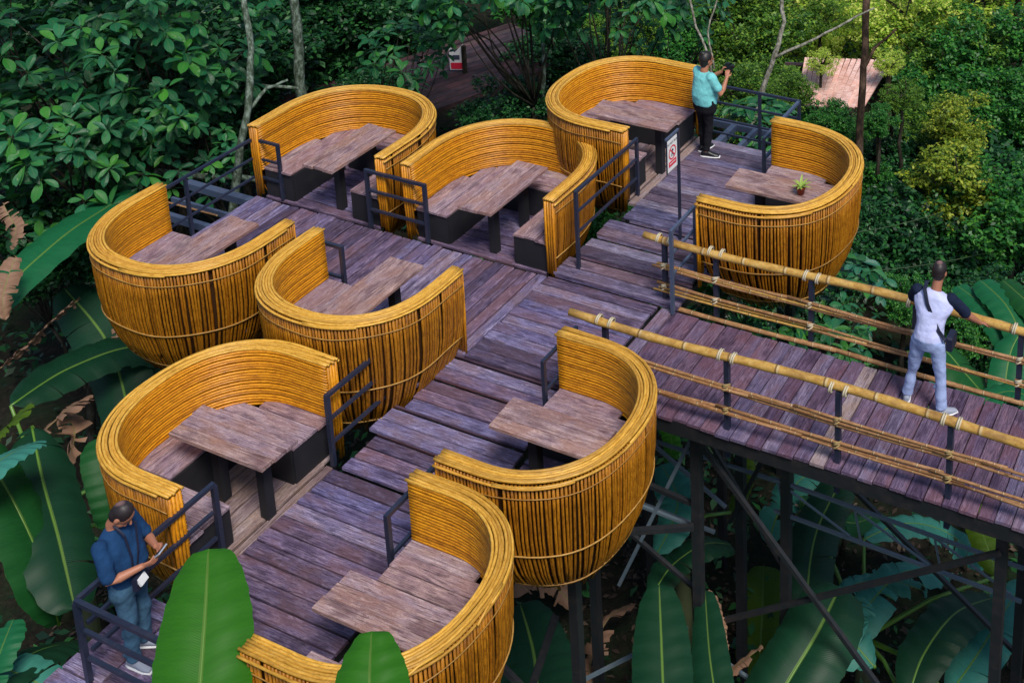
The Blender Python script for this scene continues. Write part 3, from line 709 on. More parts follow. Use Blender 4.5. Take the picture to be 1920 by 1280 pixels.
b_ = MB(); b_.bar((.0095, -.17-.058, 1.385+.058), (.0095, -.17+.058, 1.385-.058), .016, .001, (1, 0, 0)); b_.build('slash', M['red'], sg)
b_ = MB()
X_ = .0088
for (a_, c_, w_) in (((-.165, 1.43), (-.175, 1.385), .03), ((-.175, 1.385), (-.15, 1.355), .017), ((-.15, 1.355), (-.158, 1.325), .014), ((-.175, 1.385), (-.19, 1.355), .016), ((-.19, 1.355), (-.21, 1.345), .013), ((-.165, 1.425), (-.14, 1.405), .011), ((-.168, 1.425), (-.192, 1.41), .011)):
    b_.bar((X_, a_[0], a_[1]), (X_, c_[0], c_[1]), w_, .0006, (1, 0, 0))
b_.build('running_figure', M['ink'], sg)
b_ = MB(); b_.box(.008, -.17, 1.245, .002, .19, .07); b_.build('red_band', M['red'], sg)
b_ = MB(); b_.bar((.0095, -.245, 1.25), (.0095, -.1, 1.25), .012, .0006, (1, 0, 0)); b_.build('band_stripe', M['white'], sg)

p = far(862, 118, 27.4)
s2 = thing('distant_sign', 'torn white and red notice on a dark post beside the brown platform', 'sign', tuple(p+np.array([0, 0, -2.2])))
b_ = MB(); b_.bar((.12, 0, 0), (.12, 0, 2.6), .07); b_.build('post', M['darkbark'], s2)
v_ = [(-.2, -.02, 2.05), (.08, -.02, 2.05), (.08, -.02, 2.3), (.09, -.02, 2.62), (-.02, -.02, 2.5), (-.1, -.02, 2.42), (-.16, -.02, 2.54), (-.2, -.02, 2.5)]
v_ = v_+[(a_, .0, c_) for (a_, _, c_) in v_]; f_ = [tuple(range(8)), tuple(range(8, 16))[::-1]]+[(i, i+8, (i+1) % 8+8, (i+1) % 8) for i in range(8)]
inst('notice', mesh('notice', v_, f_, M['white']), s2, (0, 0, 0), (0, 0, AZ))
b_ = MB(); b_.box(-.06, -.024, 2.14, .24, .004, .14); b_.build('red_print', M['red'], s2, rot=(0, 0, AZ))
b_ = MB(); b_.box(-.06, -.024, 2.33, .14, .004, .1); b_.build('dark_print', M['ink'], s2, rot=(0, 0, AZ))

# potted plant
pc = (-5.37, 12.99, ZT+.803)
pt = thing('potted_plant', 'small light green plant in a terracotta pot on the booth table', 'potted plant', pc)
def lathe(prof, n=20):
    v_ = [(r_*math.cos(2*PI*i/n), r_*math.sin(2*PI*i/n), z_) for (r_, z_) in prof for i in range(n)]
    f_ = [(j*n+i, j*n+(i+1) % n, (j+1)*n+(i+1) % n, (j+1)*n+i) for j in range(len(prof)-1) for i in range(n)]
    f_.append(tuple(range(n))[::-1]); return v_, f_
v_, f_ = lathe([(.04, 0), (.055, .085), (.062, .085), (.062, .1), (.052, .1), (.05, .085)])
inst('pot', mesh('pot', v_, f_, M['pot'], None, True), pt)
v_, f_ = lathe([(.0505, .08), (.0505, .088), (.001, .09)]); inst('soil', mesh('soil', v_, f_, M['potsoil']), pt)
for i in range(13):
    a_ = i*2.4; ln = rnd.uniform(.11, .17); el = rnd.uniform(.5, 1.25)
    v_ = []
    for t in np.linspace(0, 1, 5):
        w_ = .018*math.sin(PI*min(1, t*.85+.12)); d_ = ln*t; e_ = el-.35*t
        cx_, cz_ = d_*math.cos(e_), d_*math.sin(e_)+.085
        for s_, dz in ((-1, .004), (0, 0), (1, .004)): v_.append((cx_*math.cos(a_)-s_*w_*math.sin(a_), cx_*math.sin(a_)+s_*w_*math.cos(a_), cz_+dz))
    f_ = [(j*3+i_, j*3+i_+1, j*3+i_+4, j*3+i_+3) for j in range(4) for i_ in range(2)]
    inst('leaf', mesh('leaf', v_, f_, M['suc'], None, True), pt)

# ------------------------------------------------------------------ people
def loft(mb, secs, n=16):
    """secs: (centre, u, v) ellipse axes; closed with domed caps"""
    k = len(mb.v)
    for (c_, u_, v2) in secs:
        c_ = np.array(c_, float); u_ = np.array(u_, float); v2 = np.array(v2, float)
        for j in range(n):
            t = 2*PI*j/n; mb.v.append(tuple(c_+u_*math.cos(t)+v2*math.sin(t))); mb.uv.append((0, 0))
    for i in range(len(secs)-1):
        for j in range(n): mb.f.append((k+i*n+j, k+i*n+(j+1) % n, k+(i+1)*n+(j+1) % n, k+(i+1)*n+j)); mb.mi.append(0)
    for base, sgn in ((0, -1), (len(secs)-1, 1)):
        mb.v.append(tuple(np.array(secs[base][0], float))); mb.uv.append((0, 0)); ci = len(mb.v)-1
        for j in range(n):
            a_, c_ = k+base*n+j, k+base*n+(j+1) % n
            mb.f.append((a_, c_, ci) if sgn > 0 else (c_, a_, ci)); mb.mi.append(0)
def limb(mb, pts, rs, n=12, dome=True):
    pts = [np.array(p, float) for p in pts]; P = []; R = []
    if dome:
        d_ = (pts[0]-pts[1]); d_ /= np.linalg.norm(d_)
        for q in (.95, .7, .35): P.append(pts[0]+d_*rs[0]*q); R.append(rs[0]*math.sqrt(1-q*q))
    P += pts; R += list(rs)
    if dome:
        d_ = (pts[-1]-pts[-2]); d_ /= np.linalg.norm(d_)
        for q in (.35, .7, .95): P.append(pts[-1]+d_*rs[-1]*q); R.append(rs[-1]*math.sqrt(1-q*q))
    secs = []; ref = np.array([.13, .21, .97])
    for i, p in enumerate(P):
        t = P[min(i+1, len(P)-1)]-P[max(i-1, 0)]; t = t/np.linalg.norm(t)
        if abs(t@ref) > .97: ref = np.array([.98, .1, .1])
        u_ = np.cross(t, ref); u_ /= np.linalg.norm(u_); v2 = np.cross(t, u_); secs.append((p, u_*R[i], v2*R[i]))
    loft(mb, secs, n)
def blob(mb, c_, rx, ry, rz_, ax=None, n=14):
    A = np.eye(3) if ax is None else np.array(ax, float)
    secs = []
    for q in np.linspace(-.98, .98, 11):
        s_ = math.sqrt(1-q*q); secs.append((np.array(c_)+A[2]*rz_*q, A[0]*rx*s_, A[1]*ry*s_))
    loft(mb, secs, n)
FT = bpy.data.textures.new('folds', 'CLOUDS'); FT.noise_scale = .11; FT.noise_depth = 2
def remeshed(name, mb, m, parent, vox=.012, sm=4):
    o = mb.build(name, m, parent, True)
    r = o.modifiers.new('remesh', 'REMESH'); r.mode = 'VOXEL'; r.voxel_size = vox; r.use_smooth_shade = True
    s_ = o.modifiers.new('smooth', 'SMOOTH'); s_.factor = .5; s_.iterations = sm
    if name in ('shirt', 'trousers', 'sleeve'):
        d_ = o.modifiers.new('folds', 'DISPLACE'); d_.texture = FT; d_.strength = .022; d_.mid_level = .5; d_.texture_coords = 'LOCAL'
    return o
def hand(mb, wrist, dr, nrm, curl, side, k=1.0, spread=.012):
    """palm + five bent fingers; dr = pointing direction, nrm = palm normal, side = thumb direction (+-1)"""
    dr = np.array(dr, float); dr /= np.linalg.norm(dr); nrm = np.array(nrm, float); nrm -= dr*(nrm@dr); nrm /= np.linalg.norm(nrm)
    lat = np.cross(dr, nrm)*side; w_ = np.array(wrist, float)
    loft(mb, [(w_-dr*.01*k, lat*.024*k, nrm*.017*k), (w_+dr*.03*k, lat*.036*k, nrm*.016*k), (w_+dr*.075*k, lat*.041*k, nrm*.014*k), (w_+dr*.092*k, lat*.036*k, nrm*.01*k)], 12)
    for i, (ln, off) in enumerate(((.072, .031), (.082, .0105), (.076, -.0105), (.06, -.031))):
        p0 = w_+dr*.078*k+lat*off*k; a_ = curl*.35; pts = [p0]
        d_ = dr+lat*off*1.5
        d_ /= np.linalg.norm(d_)
        for seg, c2 in ((.45, .5), (.33, 1.0), (.22, 1.0)):
            a_ += curl*c2*.5; dd = d_*math.cos(a_)+nrm*math.sin(a_); pts.append(pts[-1]+dd*ln*seg*k)
        limb(mb, pts, [.0095*k, .009*k, .0085*k, .007*k], 8)
    p0 = w_+dr*.025*k+lat*.026*k
    pts = [p0, p0+(dr*.5+lat*.75+nrm*.25)*.035*k, p0+(dr*.5+lat*.75+nrm*.25)*.035*k+(dr*.8+lat*.2+nrm*.5*curl)*.03*k]; pts.append(pts[-1]+(dr*.8-lat*.1+nrm*.6*curl)*.02*k)
    limb(mb, pts, [.012*k, .0115*k, .01*k, .008*k], 8)
def basis(fwd, up=(0, 0, 1)):
    f_ = np.array(fwd, float); f_ /= np.linalg.norm(f_); r_ = np.cross(f_, up); r_ /= np.linalg.norm(r_); return r_, f_, np.cross(r_, f_)
def person(label, loc_, yaw, J, mats, female=False, sc=1):
    """J: joint positions (x right, y forward, z up)"""
    root = thing('person', label, 'person', loc_, yaw); root.scale = (sc, sc, sc)
    J = {k_: (v_ if k_.startswith('hand') else np.array(v_, float)) for k_, v_ in J.items()}
    hr, hf, hu = basis(J['look']); hc = J['head']
    sk = MB()
    # head
    blob(sk, hc+hu*.02, .073, .09, .105, [hr, hf, hu], 18); blob(sk, hc+hf*.03-hu*.055, .055, .058, .06, [hr, hf, hu])
    limb(sk, [hc+hf*.092+hu*.012, hc+hf*.112-hu*.018], [.008, .014], 8)
    for s_ in (-1, 1): blob(sk, hc+hr*s_*.076-hf*.005-hu*.005, .012, .022, .034, [hr, hf, hu], 8)
    blob(sk, hc+hf*.088-hu*.055, .026, .012, .01, [hr, hf, hu], 8)
    limb(sk, [J['neck'], hc-hu*.05-hf*.01], [.058, .055]); limb(sk, [J['chest'], J['neck']], [.075, .058])
    limb(sk, [J['pelvis'], J['chest']], [.11, .1])
    for s_ in ('L', 'R'):
        k_ = .92 if female else 1
        limb(sk, [J['sh'+s_]-(J['sh'+s_]-J['el'+s_])*.12, J['el'+s_], (J['el'+s_]*.7+J['wr'+s_]*.3), J['wr'+s_]], [.05*k_, .04*k_, .042*k_, .026*k_])
        limb(sk, [J['chest'], J['sh'+s_]], [.06, .04]); limb(sk, [J['pelvis'], J['hip'+s_], J['kn'+s_], J['an'+s_]], [.09, .075, .05, .035])
        H_ = J['hand'+s_]; hand(sk, J['wr'+s_], H_[0], H_[1], H_[2][0], H_[2][1], .95 if not female else .88)
    remeshed('body', sk, mats['skin'], root, .0062, 2)
    # eyes
    for s_ in (-1, 1):
        e = MB(); blob(e, hc+hr*s_*.031+hf*.084+hu*.014, .012, .006, .007, [hr, hf, hu], 8); e.build('eye', M['hair'], root, True)
    # hair
    h_ = MB(); blob(h_, hc+hu*.034-hf*.012, .081, .094, .1, [hr, hf, hu], 18); blob(h_, hc-hf*.035-hu*.01, .074, .066, .085, [hr, hf, hu], 16)
    if female: blob(h_, hc-hf*.06+hu*.1, .045, .045, .04, [hr, hf, hu]); blob(h_, hc-hf*.03+hu*.02, .09, .088, .1, [hr, hf, hu], 16); blob(h_, hc-hf*.05-hu*.05, .07, .05, .06, [hr, hf, hu], 12)
    ho = remeshed('hair', h_, mats['hair'], root, .009, 3)
    # shirt
    sh = MB(); sv = J['shR']-J['shL']; sw = np.linalg.norm(sv)/2; sr = sv/np.linalg.norm(sv)
    up = J['chest']-J['pelvis']; up /= np.linalg.norm(up); fw = np.cross(up, sr); fw /= np.linalg.norm(fw)
    pel, ch = J['pelvis'], (J['shL']+J['shR'])/2
    Ht = np.linalg.norm(ch-pel); b0 = mats.get('belly', 0)
    prof = [(-.1, .96, .140), (-.02, .97, .142), (.25, .9, .135+b0), (.5, .95, .132+b0*.6), (.75, 1.02, .125), (.92, .98, .105), (1.02, .72, .08), (1.09, .36, .06)]
    ww = mats.get('waist', .17)
    secs = []
    for t, a_, d_ in prof:
        c_ = pel*(1-t)+ch*t+fw*(.012 if .2 < t < .9 else 0); wd = ww*a_+(sw+.035-ww)*max(0, min(1, (t-.45)/.35))*a_
        secs.append((c_, sr*wd, fw*d_*mats.get('depth', 1)))
    loft(sh, secs, 26)
    rr = remeshed('shirt', sh, mats['shirt'], root, .011, 5) if mats.get('sleeve') else None
    sl = sh if not mats.get('sleeve') else MB()
    for s_ in ('L', 'R'):
        e = J['el'+s_]; a_ = J['sh'+s_]; t = mats.get('slen', .8)
        limb(sl, [a_-up*.01, a_*(1-t*.5)+e*t*.5, a_*(1-t)+e*t], [.072, .066, .064], 16)
        if mats.get('sleeve'): remeshed('sleeve', sl, mats['sleeve'], root, .01, 3); sl = MB()
    if not mats.get('sleeve'): remeshed('shirt', sh, mats['shirt'], root, .011, 5)
    # trousers
    tr_ = MB()
    secs = [(pel+up*.06, sr*(ww*.93), fw*.125), (pel-up*.04, sr*(ww*1.0), fw*.14), (pel-np.array([0, 0, .12]), sr*(ww*1.02), fw*.135), (pel-np.array([0, 0, .17]), sr*(ww*.9), fw*.12)]
    loft(tr_, secs, 22)
    for s_ in ('L', 'R'):
        h2, kn, an = J['hip'+s_], J['kn'+s_], J['an'+s_]
        pts = [h2, h2*.6+kn*.4, kn, kn*.55+an*.45, kn*.25+an*.75, an+np.array([0, 0, .015])]
        limb(tr_, pts, [.098, .086, .068, .063, .062, .066] if not female else [.1, .085, .062, .056, .05, .05], 16, False)
        for q in range(5):   # folds of cloth
            t = rnd.uniform(.1, .95); c_ = h2*(1-t)+an*t if t > .5 else h2*(1-t)+kn*t; a_ = rnd.uniform(0, 6)
            o_ = np.array([math.cos(a_), math.sin(a_), 0])*.045
            limb(tr_, [c_+o_, c_+o_*.9+np.array([rnd.uniform(-.03, .03), rnd.uniform(-.02, .02), -.05])], [.018, .014], 8)
    remeshed('trousers', tr_, mats['trousers'], root, .011, 4)
    # shoes
    for s_ in ('L', 'R'):
        an = J['an'+s_]; d_ = np.array(J['toe'+s_], float); d_ /= np.linalg.norm(d_); l_ = np.array([d_[1], -d_[0], 0])
        b0_ = np.array([an[0], an[1], 0]); q = MB()
        loft(q, [(b0_-d_*.075+(0, 0, .045), l_*.03, (0, 0, .03)), (b0_-d_*.04+(0, 0, .06), l_*.04, (0, 0, .048)), (b0_+d_*.04+(0, 0, .055), l_*.043, (0, 0, .045)), (b0_+d_*.12+(0, 0, .04), l_*.046, (0, 0, .03)), (b0_+d_*.185+(0, 0, .032), l_*.032, (0, 0, .018))], 14)
        so = remeshed('shoe', q, mats['shoe'], root, .008, 2)
        q = MB(); loft(q, [(b0_-d_*.085+(0, 0, .012), l_*.028, (0, 0, .012)), (b0_-d_*.04+(0, 0, .012), l_*.042, (0, 0, .013)), (b0_+d_*.12+(0, 0, .012), l_*.05, (0, 0, .013)), (b0_+d_*.2+(0, 0, .014), l_*.034, (0, 0, .011))], 14)
        q.build('sole', mats['sole'], so, True)
    return root, J
# woman in turquoise
WOMAN = (-7.585, 14.77, ZT)
rw, J = person('woman in a turquoise T-shirt and black trousers raising a camera, back turned', WOMAN, -.45,
  dict(look=(.15, 1, -.05), head=(.0, .04, 1.43), neck=(0, .0, 1.28), chest=(0, 0, 1.15), pelvis=(0, 0, .83), shL=(-.155, 0, 1.23), shR=(.155, 0, 1.23),
       elL=(-.19, .16, 1.02), elR=(.28, .08, .98), wrL=(.04, .27, 1.19), wrR=(.23, .22, 1.18), hipL=(-.085, 0, .79), hipR=(.085, 0, .79), knL=(-.09, .02, .43), knR=(.09, .0, .43),
       anL=(-.075, .02, .08), anR=(.1, -.06, .08), toeL=(-.1, 1, 0), toeR=(.9, .75, 0), handL=((.3, .4, 1), (.6, .6, 0), (.9, 1)), handR=((-.3, .4, 1), (-.6, .6, 0), (.9, -1))),
  dict(skin=M['skin'], hair=M['hair'], shirt=M['sh_teal'], trousers=M['tr_black'], shoe=M['blackp'], sole=M['whitep'], belly=.04, waist=.205, slen=.62, depth=1.12), True)
def held(root_loc, yaw, p):
    c_, s_ = math.cos(yaw), math.sin(yaw); return (root_loc[0]+p[0]*c_-p[1]*s_, root_loc[1]+p[0]*s_+p[1]*c_, root_loc[2]+p[2])
ca = thing('camera', 'black camera held up by the woman in turquoise', 'camera', held(WOMAN, -.45, (.13, .33, 1.27)), -.45)
b_ = MB(); b_.box(0, 0, 0, .13, .05, .085, .01); b_.build('camera_body', M['blackp'], ca)
v_, f_ = lathe([(.03, 0), (.034, .03), (.032, .07), (.001, .07)]); inst('lens', mesh('lens', v_, f_, M['blackp'], None, True), ca, (0, .02, -.005), (-PI/2, 0, 0))
b_ = MB(); b_.box(0, 0, .055, .05, .045, .03, .008); b_.build('viewfinder', M['blackp'], ca)

# man in the pale shirt on the bridge
MAN = (-3.2, 11.24, 0)
rm, J = person('man in a pale lilac shirt and light blue jeans leaning on the far bamboo handrail', MAN, 0,
  dict(look=(.12, 1, -.15), head=(.03, .26, 1.62), neck=(.02, .2, 1.46), chest=(.01, .15, 1.3), pelvis=(0, .0, .94), shL=(-.19, .17, 1.4), shR=(.21, .17, 1.38),
       elL=(-.3, .33, 1.16), elR=(.36, .3, 1.13), wrL=(-.22, .5, .96), wrR=(.47, .47, .95), hipL=(-.1, 0, .9), hipR=(.1, 0, .9), knL=(-.17, .05, .48), knR=(.16, .0, .48),
       anL=(-.24, .06, .08), anR=(.2, -.05, .08), toeL=(-.25, 1, 0), toeR=(.75, .7, 0), handL=((-.2, .8, -.45), (0, -.4, -1), (.8, 1)), handR=((.6, .75, -.3), (0, -.35, -1), (.8, -1))),
  dict(skin=M['skin_t'], hair=M['thin_hair'], shirt=M['sh_white'], sleeve=M['navy'], trousers=M['jean_l'], shoe=M['grey'], sole=M['whitep'], belly=.02, waist=.178, slen=.85), sc=.93)
bag = thing('shoulder_bag', 'dark shoulder bag with a strap across the back of the man on the bridge', 'bag', MAN); bag.scale = (.93, .93, .93)
def strap(parent, pts, w_, m):
    """flat webbing along pts; each entry (point, outward normal)"""
    v_ = []; f_ = []
    P_ = [np.array(p[0], float) for p in pts]
    for i, (p, nrm) in enumerate(pts):
        t = P_[min(i+1, len(P_)-1)]-P_[max(i-1, 0)]; t /= np.linalg.norm(t); nn = np.array(nrm, float); l_ = np.cross(t, nn); l_ /= np.linalg.norm(l_); nn = np.cross(l_, t)
        for a_, c_ in ((-1, 0), (1, 0), (1, 1), (-1, 1)): v_.append(P_[i]+l_*w_/2*a_+nn*.004*c_)
    for i in range(len(pts)-1):
        for j in range(4): f_.append((i*4+j, i*4+(j+1) % 4, i*4+4+(j+1) % 4, i*4+4+j))
    f_ += [(0, 1, 2, 3), tuple(range(len(v_)-4, len(v_)))[::-1]]
    return inst('strap', mesh('strap', v_, f_, m), parent)
strap(bag, [((-.08, .27, 1.47), (0, 1, .6)), ((-.095, .2, 1.5), (0, .1, 1)), ((-.085, .085, 1.47), (0, -.8, .7)), ((-.03, .018, 1.34), (0, -1, .2)), ((.05, -.018, 1.2), (0, -1, .2)), ((.13, -.05, 1.08), (.3, -1, .1)), ((.205, -.04, .98), (1, -.6, 0)), ((.225, .03, .94), (1, 0, 0))], .045, M['strap'])
b_ = MB(); b_.box(0, 0, 0, .07, .2, .17, .02); b_.build('pouch', M['strap'], bag, loc=(.24, .1, .9))

# man in the blue shirt
MANB = (-8.46, 5.8, ZL)
rb, J = person('man in a blue T-shirt and jeans looking down at the phone in his hands', MANB, -1.28,
  dict(look=(-.1, .75, -.75), head=(.0, .04, 1.54), neck=(0, -.06, 1.43), chest=(0, -.05, 1.26), pelvis=(0, .0, .92), shL=(-.2, -.06, 1.37), shR=(.2, -.06, 1.37),
       elL=(-.26, .05, 1.09), elR=(.27, .04, 1.08), wrL=(-.09, .25, 1.15), wrR=(.11, .25, 1.13), hipL=(-.09, 0, .88), hipR=(.09, 0, .88), knL=(-.1, .03, .48), knR=(.1, .03, .48),
       anL=(-.11, -.02, .08), anR=(.11, .02, .08), toeL=(-.25, 1, 0), toeR=(.2, 1, 0), handL=((.25, .8, .25), (.7, 0, .4), (.9, 1)), handR=((-.25, .8, .25), (-.7, 0, .4), (.9, -1))),
  dict(skin=M['skin'], hair=M['thin_hair'], shirt=M['sh_blue'], trousers=M['jean_d'], shoe=M['grey'], sole=M['whitep'], belly=.06, waist=.205, slen=.85), sc=.95)
ph = thing('phone', 'silver phone held by the man in the blue shirt', 'phone', held(MANB, -1.28, (.01, .345, 1.15)), -1.28)
b_ = MB(); b_.box(0, 0, 0, .115, .062, .012, .003); b_.build('phone_case', M['phone'], ph, rot=(.7, 0, 0))
b_ = MB(); b_.box(0, 0, .0068, .1, .054, .001); b_.build('screen', M['blackp'], ph, rot=(.7, 0, 0))
po = thing('waist_pouch', 'small bag with a pale flap and a dark neck strap on the man in blue', 'bag', MANB, -1.28); po.scale = (.95, .95, .95)
strap(po, [((.13, .16, 1.0), (0, 1, 0)), ((.1, .15, 1.2), (0, 1, .2)), ((.085, .1, 1.4), (0, 1, .6)), ((.06, .0, 1.47), (0, 0, 1)), ((0, -.07, 1.46), (0, -1, .6)), ((-.06, .0, 1.47), (0, 0, 1)), ((-.075, .1, 1.4), (0, 1, .5)), ((.02, .16, 1.2), (0, 1, .1)), ((.1, .17, 1.0), (0, 1, 0))], .022, M['strap'])
b_ = MB(); b_.box(0, 0, 0, .16, .05, .12, .01); b_.build('pouch', M['strap'], po, loc=(.1, .2, .98))
b_ = MB(); b_.box(0, 0, 0, .1, .02, .07, .004); b_.build('flap', M['whitep'], po, loc=(.12, .235, 1.0), rot=(.5, 0, 0))

# ------------------------------------------------------------------ vegetation: leaves
def leaf_mesh(name, L, Wd, m, seg=5, fold=.25, droop=.35, tip=.62, pet=.12):
    """one broad leaf along +x, base at the origin, face up"""
    v_, uv = [], []
    for i in range(seg+1):
        t = i/seg; w_ = Wd/2*(math.sin(PI*min(1, t**1.25))**.62) if 0 < i < seg else .004
        x_ = L*(pet+(1-pet)*t); z_ = -droop*L*t*t*.5+.05*L*t
        for u in (-1, 0, 1): v_.append((x_, u*w_, z_+abs(u)*w_*fold)); uv.append((.5+u*.5, t))
    f_ = [(i*3+j, i*3+j+1, i*3+j+4, i*3+j+3) for i in range(seg) for j in (0, 1)]
    f_ = [tuple(reversed(q)) if False else (q[0], q[3], q[2], q[1]) for q in f_]
    k = len(v_); v_ += [(0, -.004, 0), (0, .004, 0), (L*pet, .004, 0), (L*pet, -.004, 0)]; uv += [(.5, 0), (.51, 0), (.51, 0), (.5, 0)]; f_.append((k, k+3, k+2, k+1))
    return mesh(name, v_, f_, m, uv, True)
def mats_of(pts, yaws, pitches, rolls, scales):
    """Nx3x3 rotation*scale for leaves"""
    cy, sy, cp, sp2, cr, sr = np.cos(yaws), np.sin(yaws), np.cos(pitches), np.sin(pitches), np.cos(rolls), np.sin(rolls)
    R = np.empty((len(pts), 3, 3))
    X = np.stack([cy*cp, sy*cp, sp2], -1); Y0 = np.stack([-sy, cy, 0*cy], -1); Z0 = np.cross(X, Y0)
    Y = Y0*cr[:, None]+Z0*sr[:, None]; Z = np.cross(X, Y)
    R[:, :, 0] = X; R[:, :, 1] = Y; R[:, :, 2] = Z
    return R*scales[:, None, None]
def bake(name, lm, pts, R, m, parent):
    n = len(lm.vertices); co = np.empty(n*3, np.float32); lm.vertices.foreach_get('co', co); co = co.reshape(-1, 3)
    V = np.einsum('nij,kj->nki', R, co)+np.asarray(pts)[:, None, :]
    q = np.array([tuple(p.vertices) for p in lm.polygons], np.int32)
    uvl = np.empty((n, 2), np.float32); ul = lm.uv_layers[0].data
    for l_ in lm.loops: uvl[l_.vertex_index] = ul[l_.index].uv
    Q = (q[None]+(np.arange(len(pts))*n)[:, None, None]).reshape(-1, 4)
    o = inst(name, qmesh(name, V.reshape(-1, 3), Q, m, np.tile(uvl, (len(pts), 1)), True), parent); return o
LM = [leaf_mesh('leaf', 1, .46, M['bigo'], 7, .2, .5, .66), leaf_mesh('leaf', 1, .5, M['bigo'], 7, .35, .2, .6), leaf_mesh('leaf', 1, .42, M['bigo'], 5, .1, .8, .64)]
LT = [leaf_mesh('leaf', 1, .5, M['teal'], 4, .2, .5, .6)]
CAMP = np.array([0, 0, CAM_H])
def limb_tube(b_, a_, c_, r0, r1, bend=.15, n=5, sides=7):
    a_ = np.array(a_, float); c_ = np.array(c_, float); L = np.linalg.norm(c_-a_); o_ = rng.normal(0, bend*L*.5, 3)
    pts = [a_*(1-t)+c_*t+o_*math.sin(PI*t)+(rng.normal(0, L*.012, 3) if 0 < t < 1 else 0) for t in np.linspace(0, 1, n)]
    b_.tube(pts, [r0+(r1-r0)*t for t in np.linspace(0, 1, n)], sides, 1); return pts
def rosette_tree(label, centers, base, trunk_r, leafL, npart=280, barkm='darkbark', cat='tree', mset='big', nleaf=(6, 9), per=1.0, group=None, spacing=.42, showtrunk=True):
    """tree whose leaves sit in whorls; centers = [(point, rx, ry, rz)] lobes of the crown"""
    if base is None: base = (np.mean([c_[0][0] for c_ in centers])+.3, np.mean([c_[0][1] for c_ in centers])+.5); base = (base[0], base[1], tz(*base))
    centers = [(c_, rx*1.1, ry*1.1, rz_*1.1) for c_, rx, ry, rz_ in centers]; leafL = leafL*1.1; spacing = spacing*1.08
    root = thing('broadleaf_tree' if cat == 'tree' else 'broadleaf_shrub', label, cat, tuple(base), 0, group); base = np.array(base, float)
    tips = []
    tb = MB()
    for (c_, rx, ry, rz_) in centers:
        c_ = np.array(c_, float); fork = base*.35+c_*.65-np.array([0, 0, rz_*.5])
        if showtrunk: limb_tube(tb, base-(0, 0, .3), fork, trunk_r, trunk_r*.55, .05, 8)
        area = 4*PI*((rx*ry)**1.6/3+(rx*rz_)**1.6/3+(ry*rz_)**1.6/3)**(1/1.6); n = int(area/spacing**2*per)
        d_ = rng.normal(0, 1, (n*2, 3)); d_ /= np.linalg.norm(d_, axis=1)[:, None]
        d_ = d_[d_[:, 2] > -.75][:n]
        rr_ = rng.uniform(.55, 1.03, len(d_))**.6
        lump = 1+.12*np.sin(d_[:, 0]*5+c_[0])*np.cos(d_[:, 2]*4+d_[:, 1]*3)
        P_ = c_+d_*np.array([rx, ry, rz_])*(rr_*lump)[:, None]
        for i in range(len(P_)): tips.append((P_[i], d_[i]))
        for i in rng.choice(len(P_), min(16, len(P_)), False):
            limb_tube(tb, fork, P_[i]-d_[i]*.1, trunk_r*.25, .006, .12, 5, 5)
    tm = tb.me('trunk', M[barkm], True)
    tmv = inst('trunk', tm, root, -base)
    pts, ya, pi_, ro, sc = [], [], [], [], []
    for (p, d_) in tips:
        k = rng.integers(*nleaf); a0 = rng.uniform(0, 2*PI); tilt = d_*.9+np.array([0, 0, 1.0]); tilt /= np.linalg.norm(tilt)
        u_ = np.cross(tilt, (.3, .1, .9) if abs(tilt[2]) < .95 else (1, 0, 0)); u_ /= np.linalg.norm(u_); w_ = np.cross(tilt, u_); s0 = rng.uniform(.75, 1.15)
        for q in range(k):
            an = a0+2*PI*q/k+rng.uniform(-.2, .2); el = rng.uniform(-.25, .45); dr = (u_*math.cos(an)+w_*math.sin(an))*math.cos(el)+tilt*math.sin(el)
            pts.append(p+rng.normal(0, .015, 3)); ya.append(math.atan2(dr[1], dr[0])); pi_.append(math.asin(max(-1, min(1, dr[2])))); ro.append(rng.normal(0, .3)); sc.append(leafL*s0*rng.uniform(.8, 1.12))
    pts = np.array(pts); R = mats_of(pts, np.array(ya), np.array(pi_), np.array(ro), np.array(sc))
    order = np.argsort(np.linalg.norm(pts-CAMP, axis=1)); near = order[:npart]; rest = order[npart:]
    for i in near:
        o = inst('leaf', LM[i % 3], root); Mx = Matrix([list(R[i][0])+[pts[i][0]-base[0]], list(R[i][1])+[pts[i][1]-base[1]], list(R[i][2])+[pts[i][2]-base[2]], [0, 0, 0, 1]]); o.matrix_local = Mx
    if len(rest):
        for q in range(3):
            rr_ = rest[q::3]
            if q == 0: allv = []
        o = bake('crown', LM[0], pts[rest]-base, R[rest], M[mset], root); setp(o, kind='stuff')
    return root

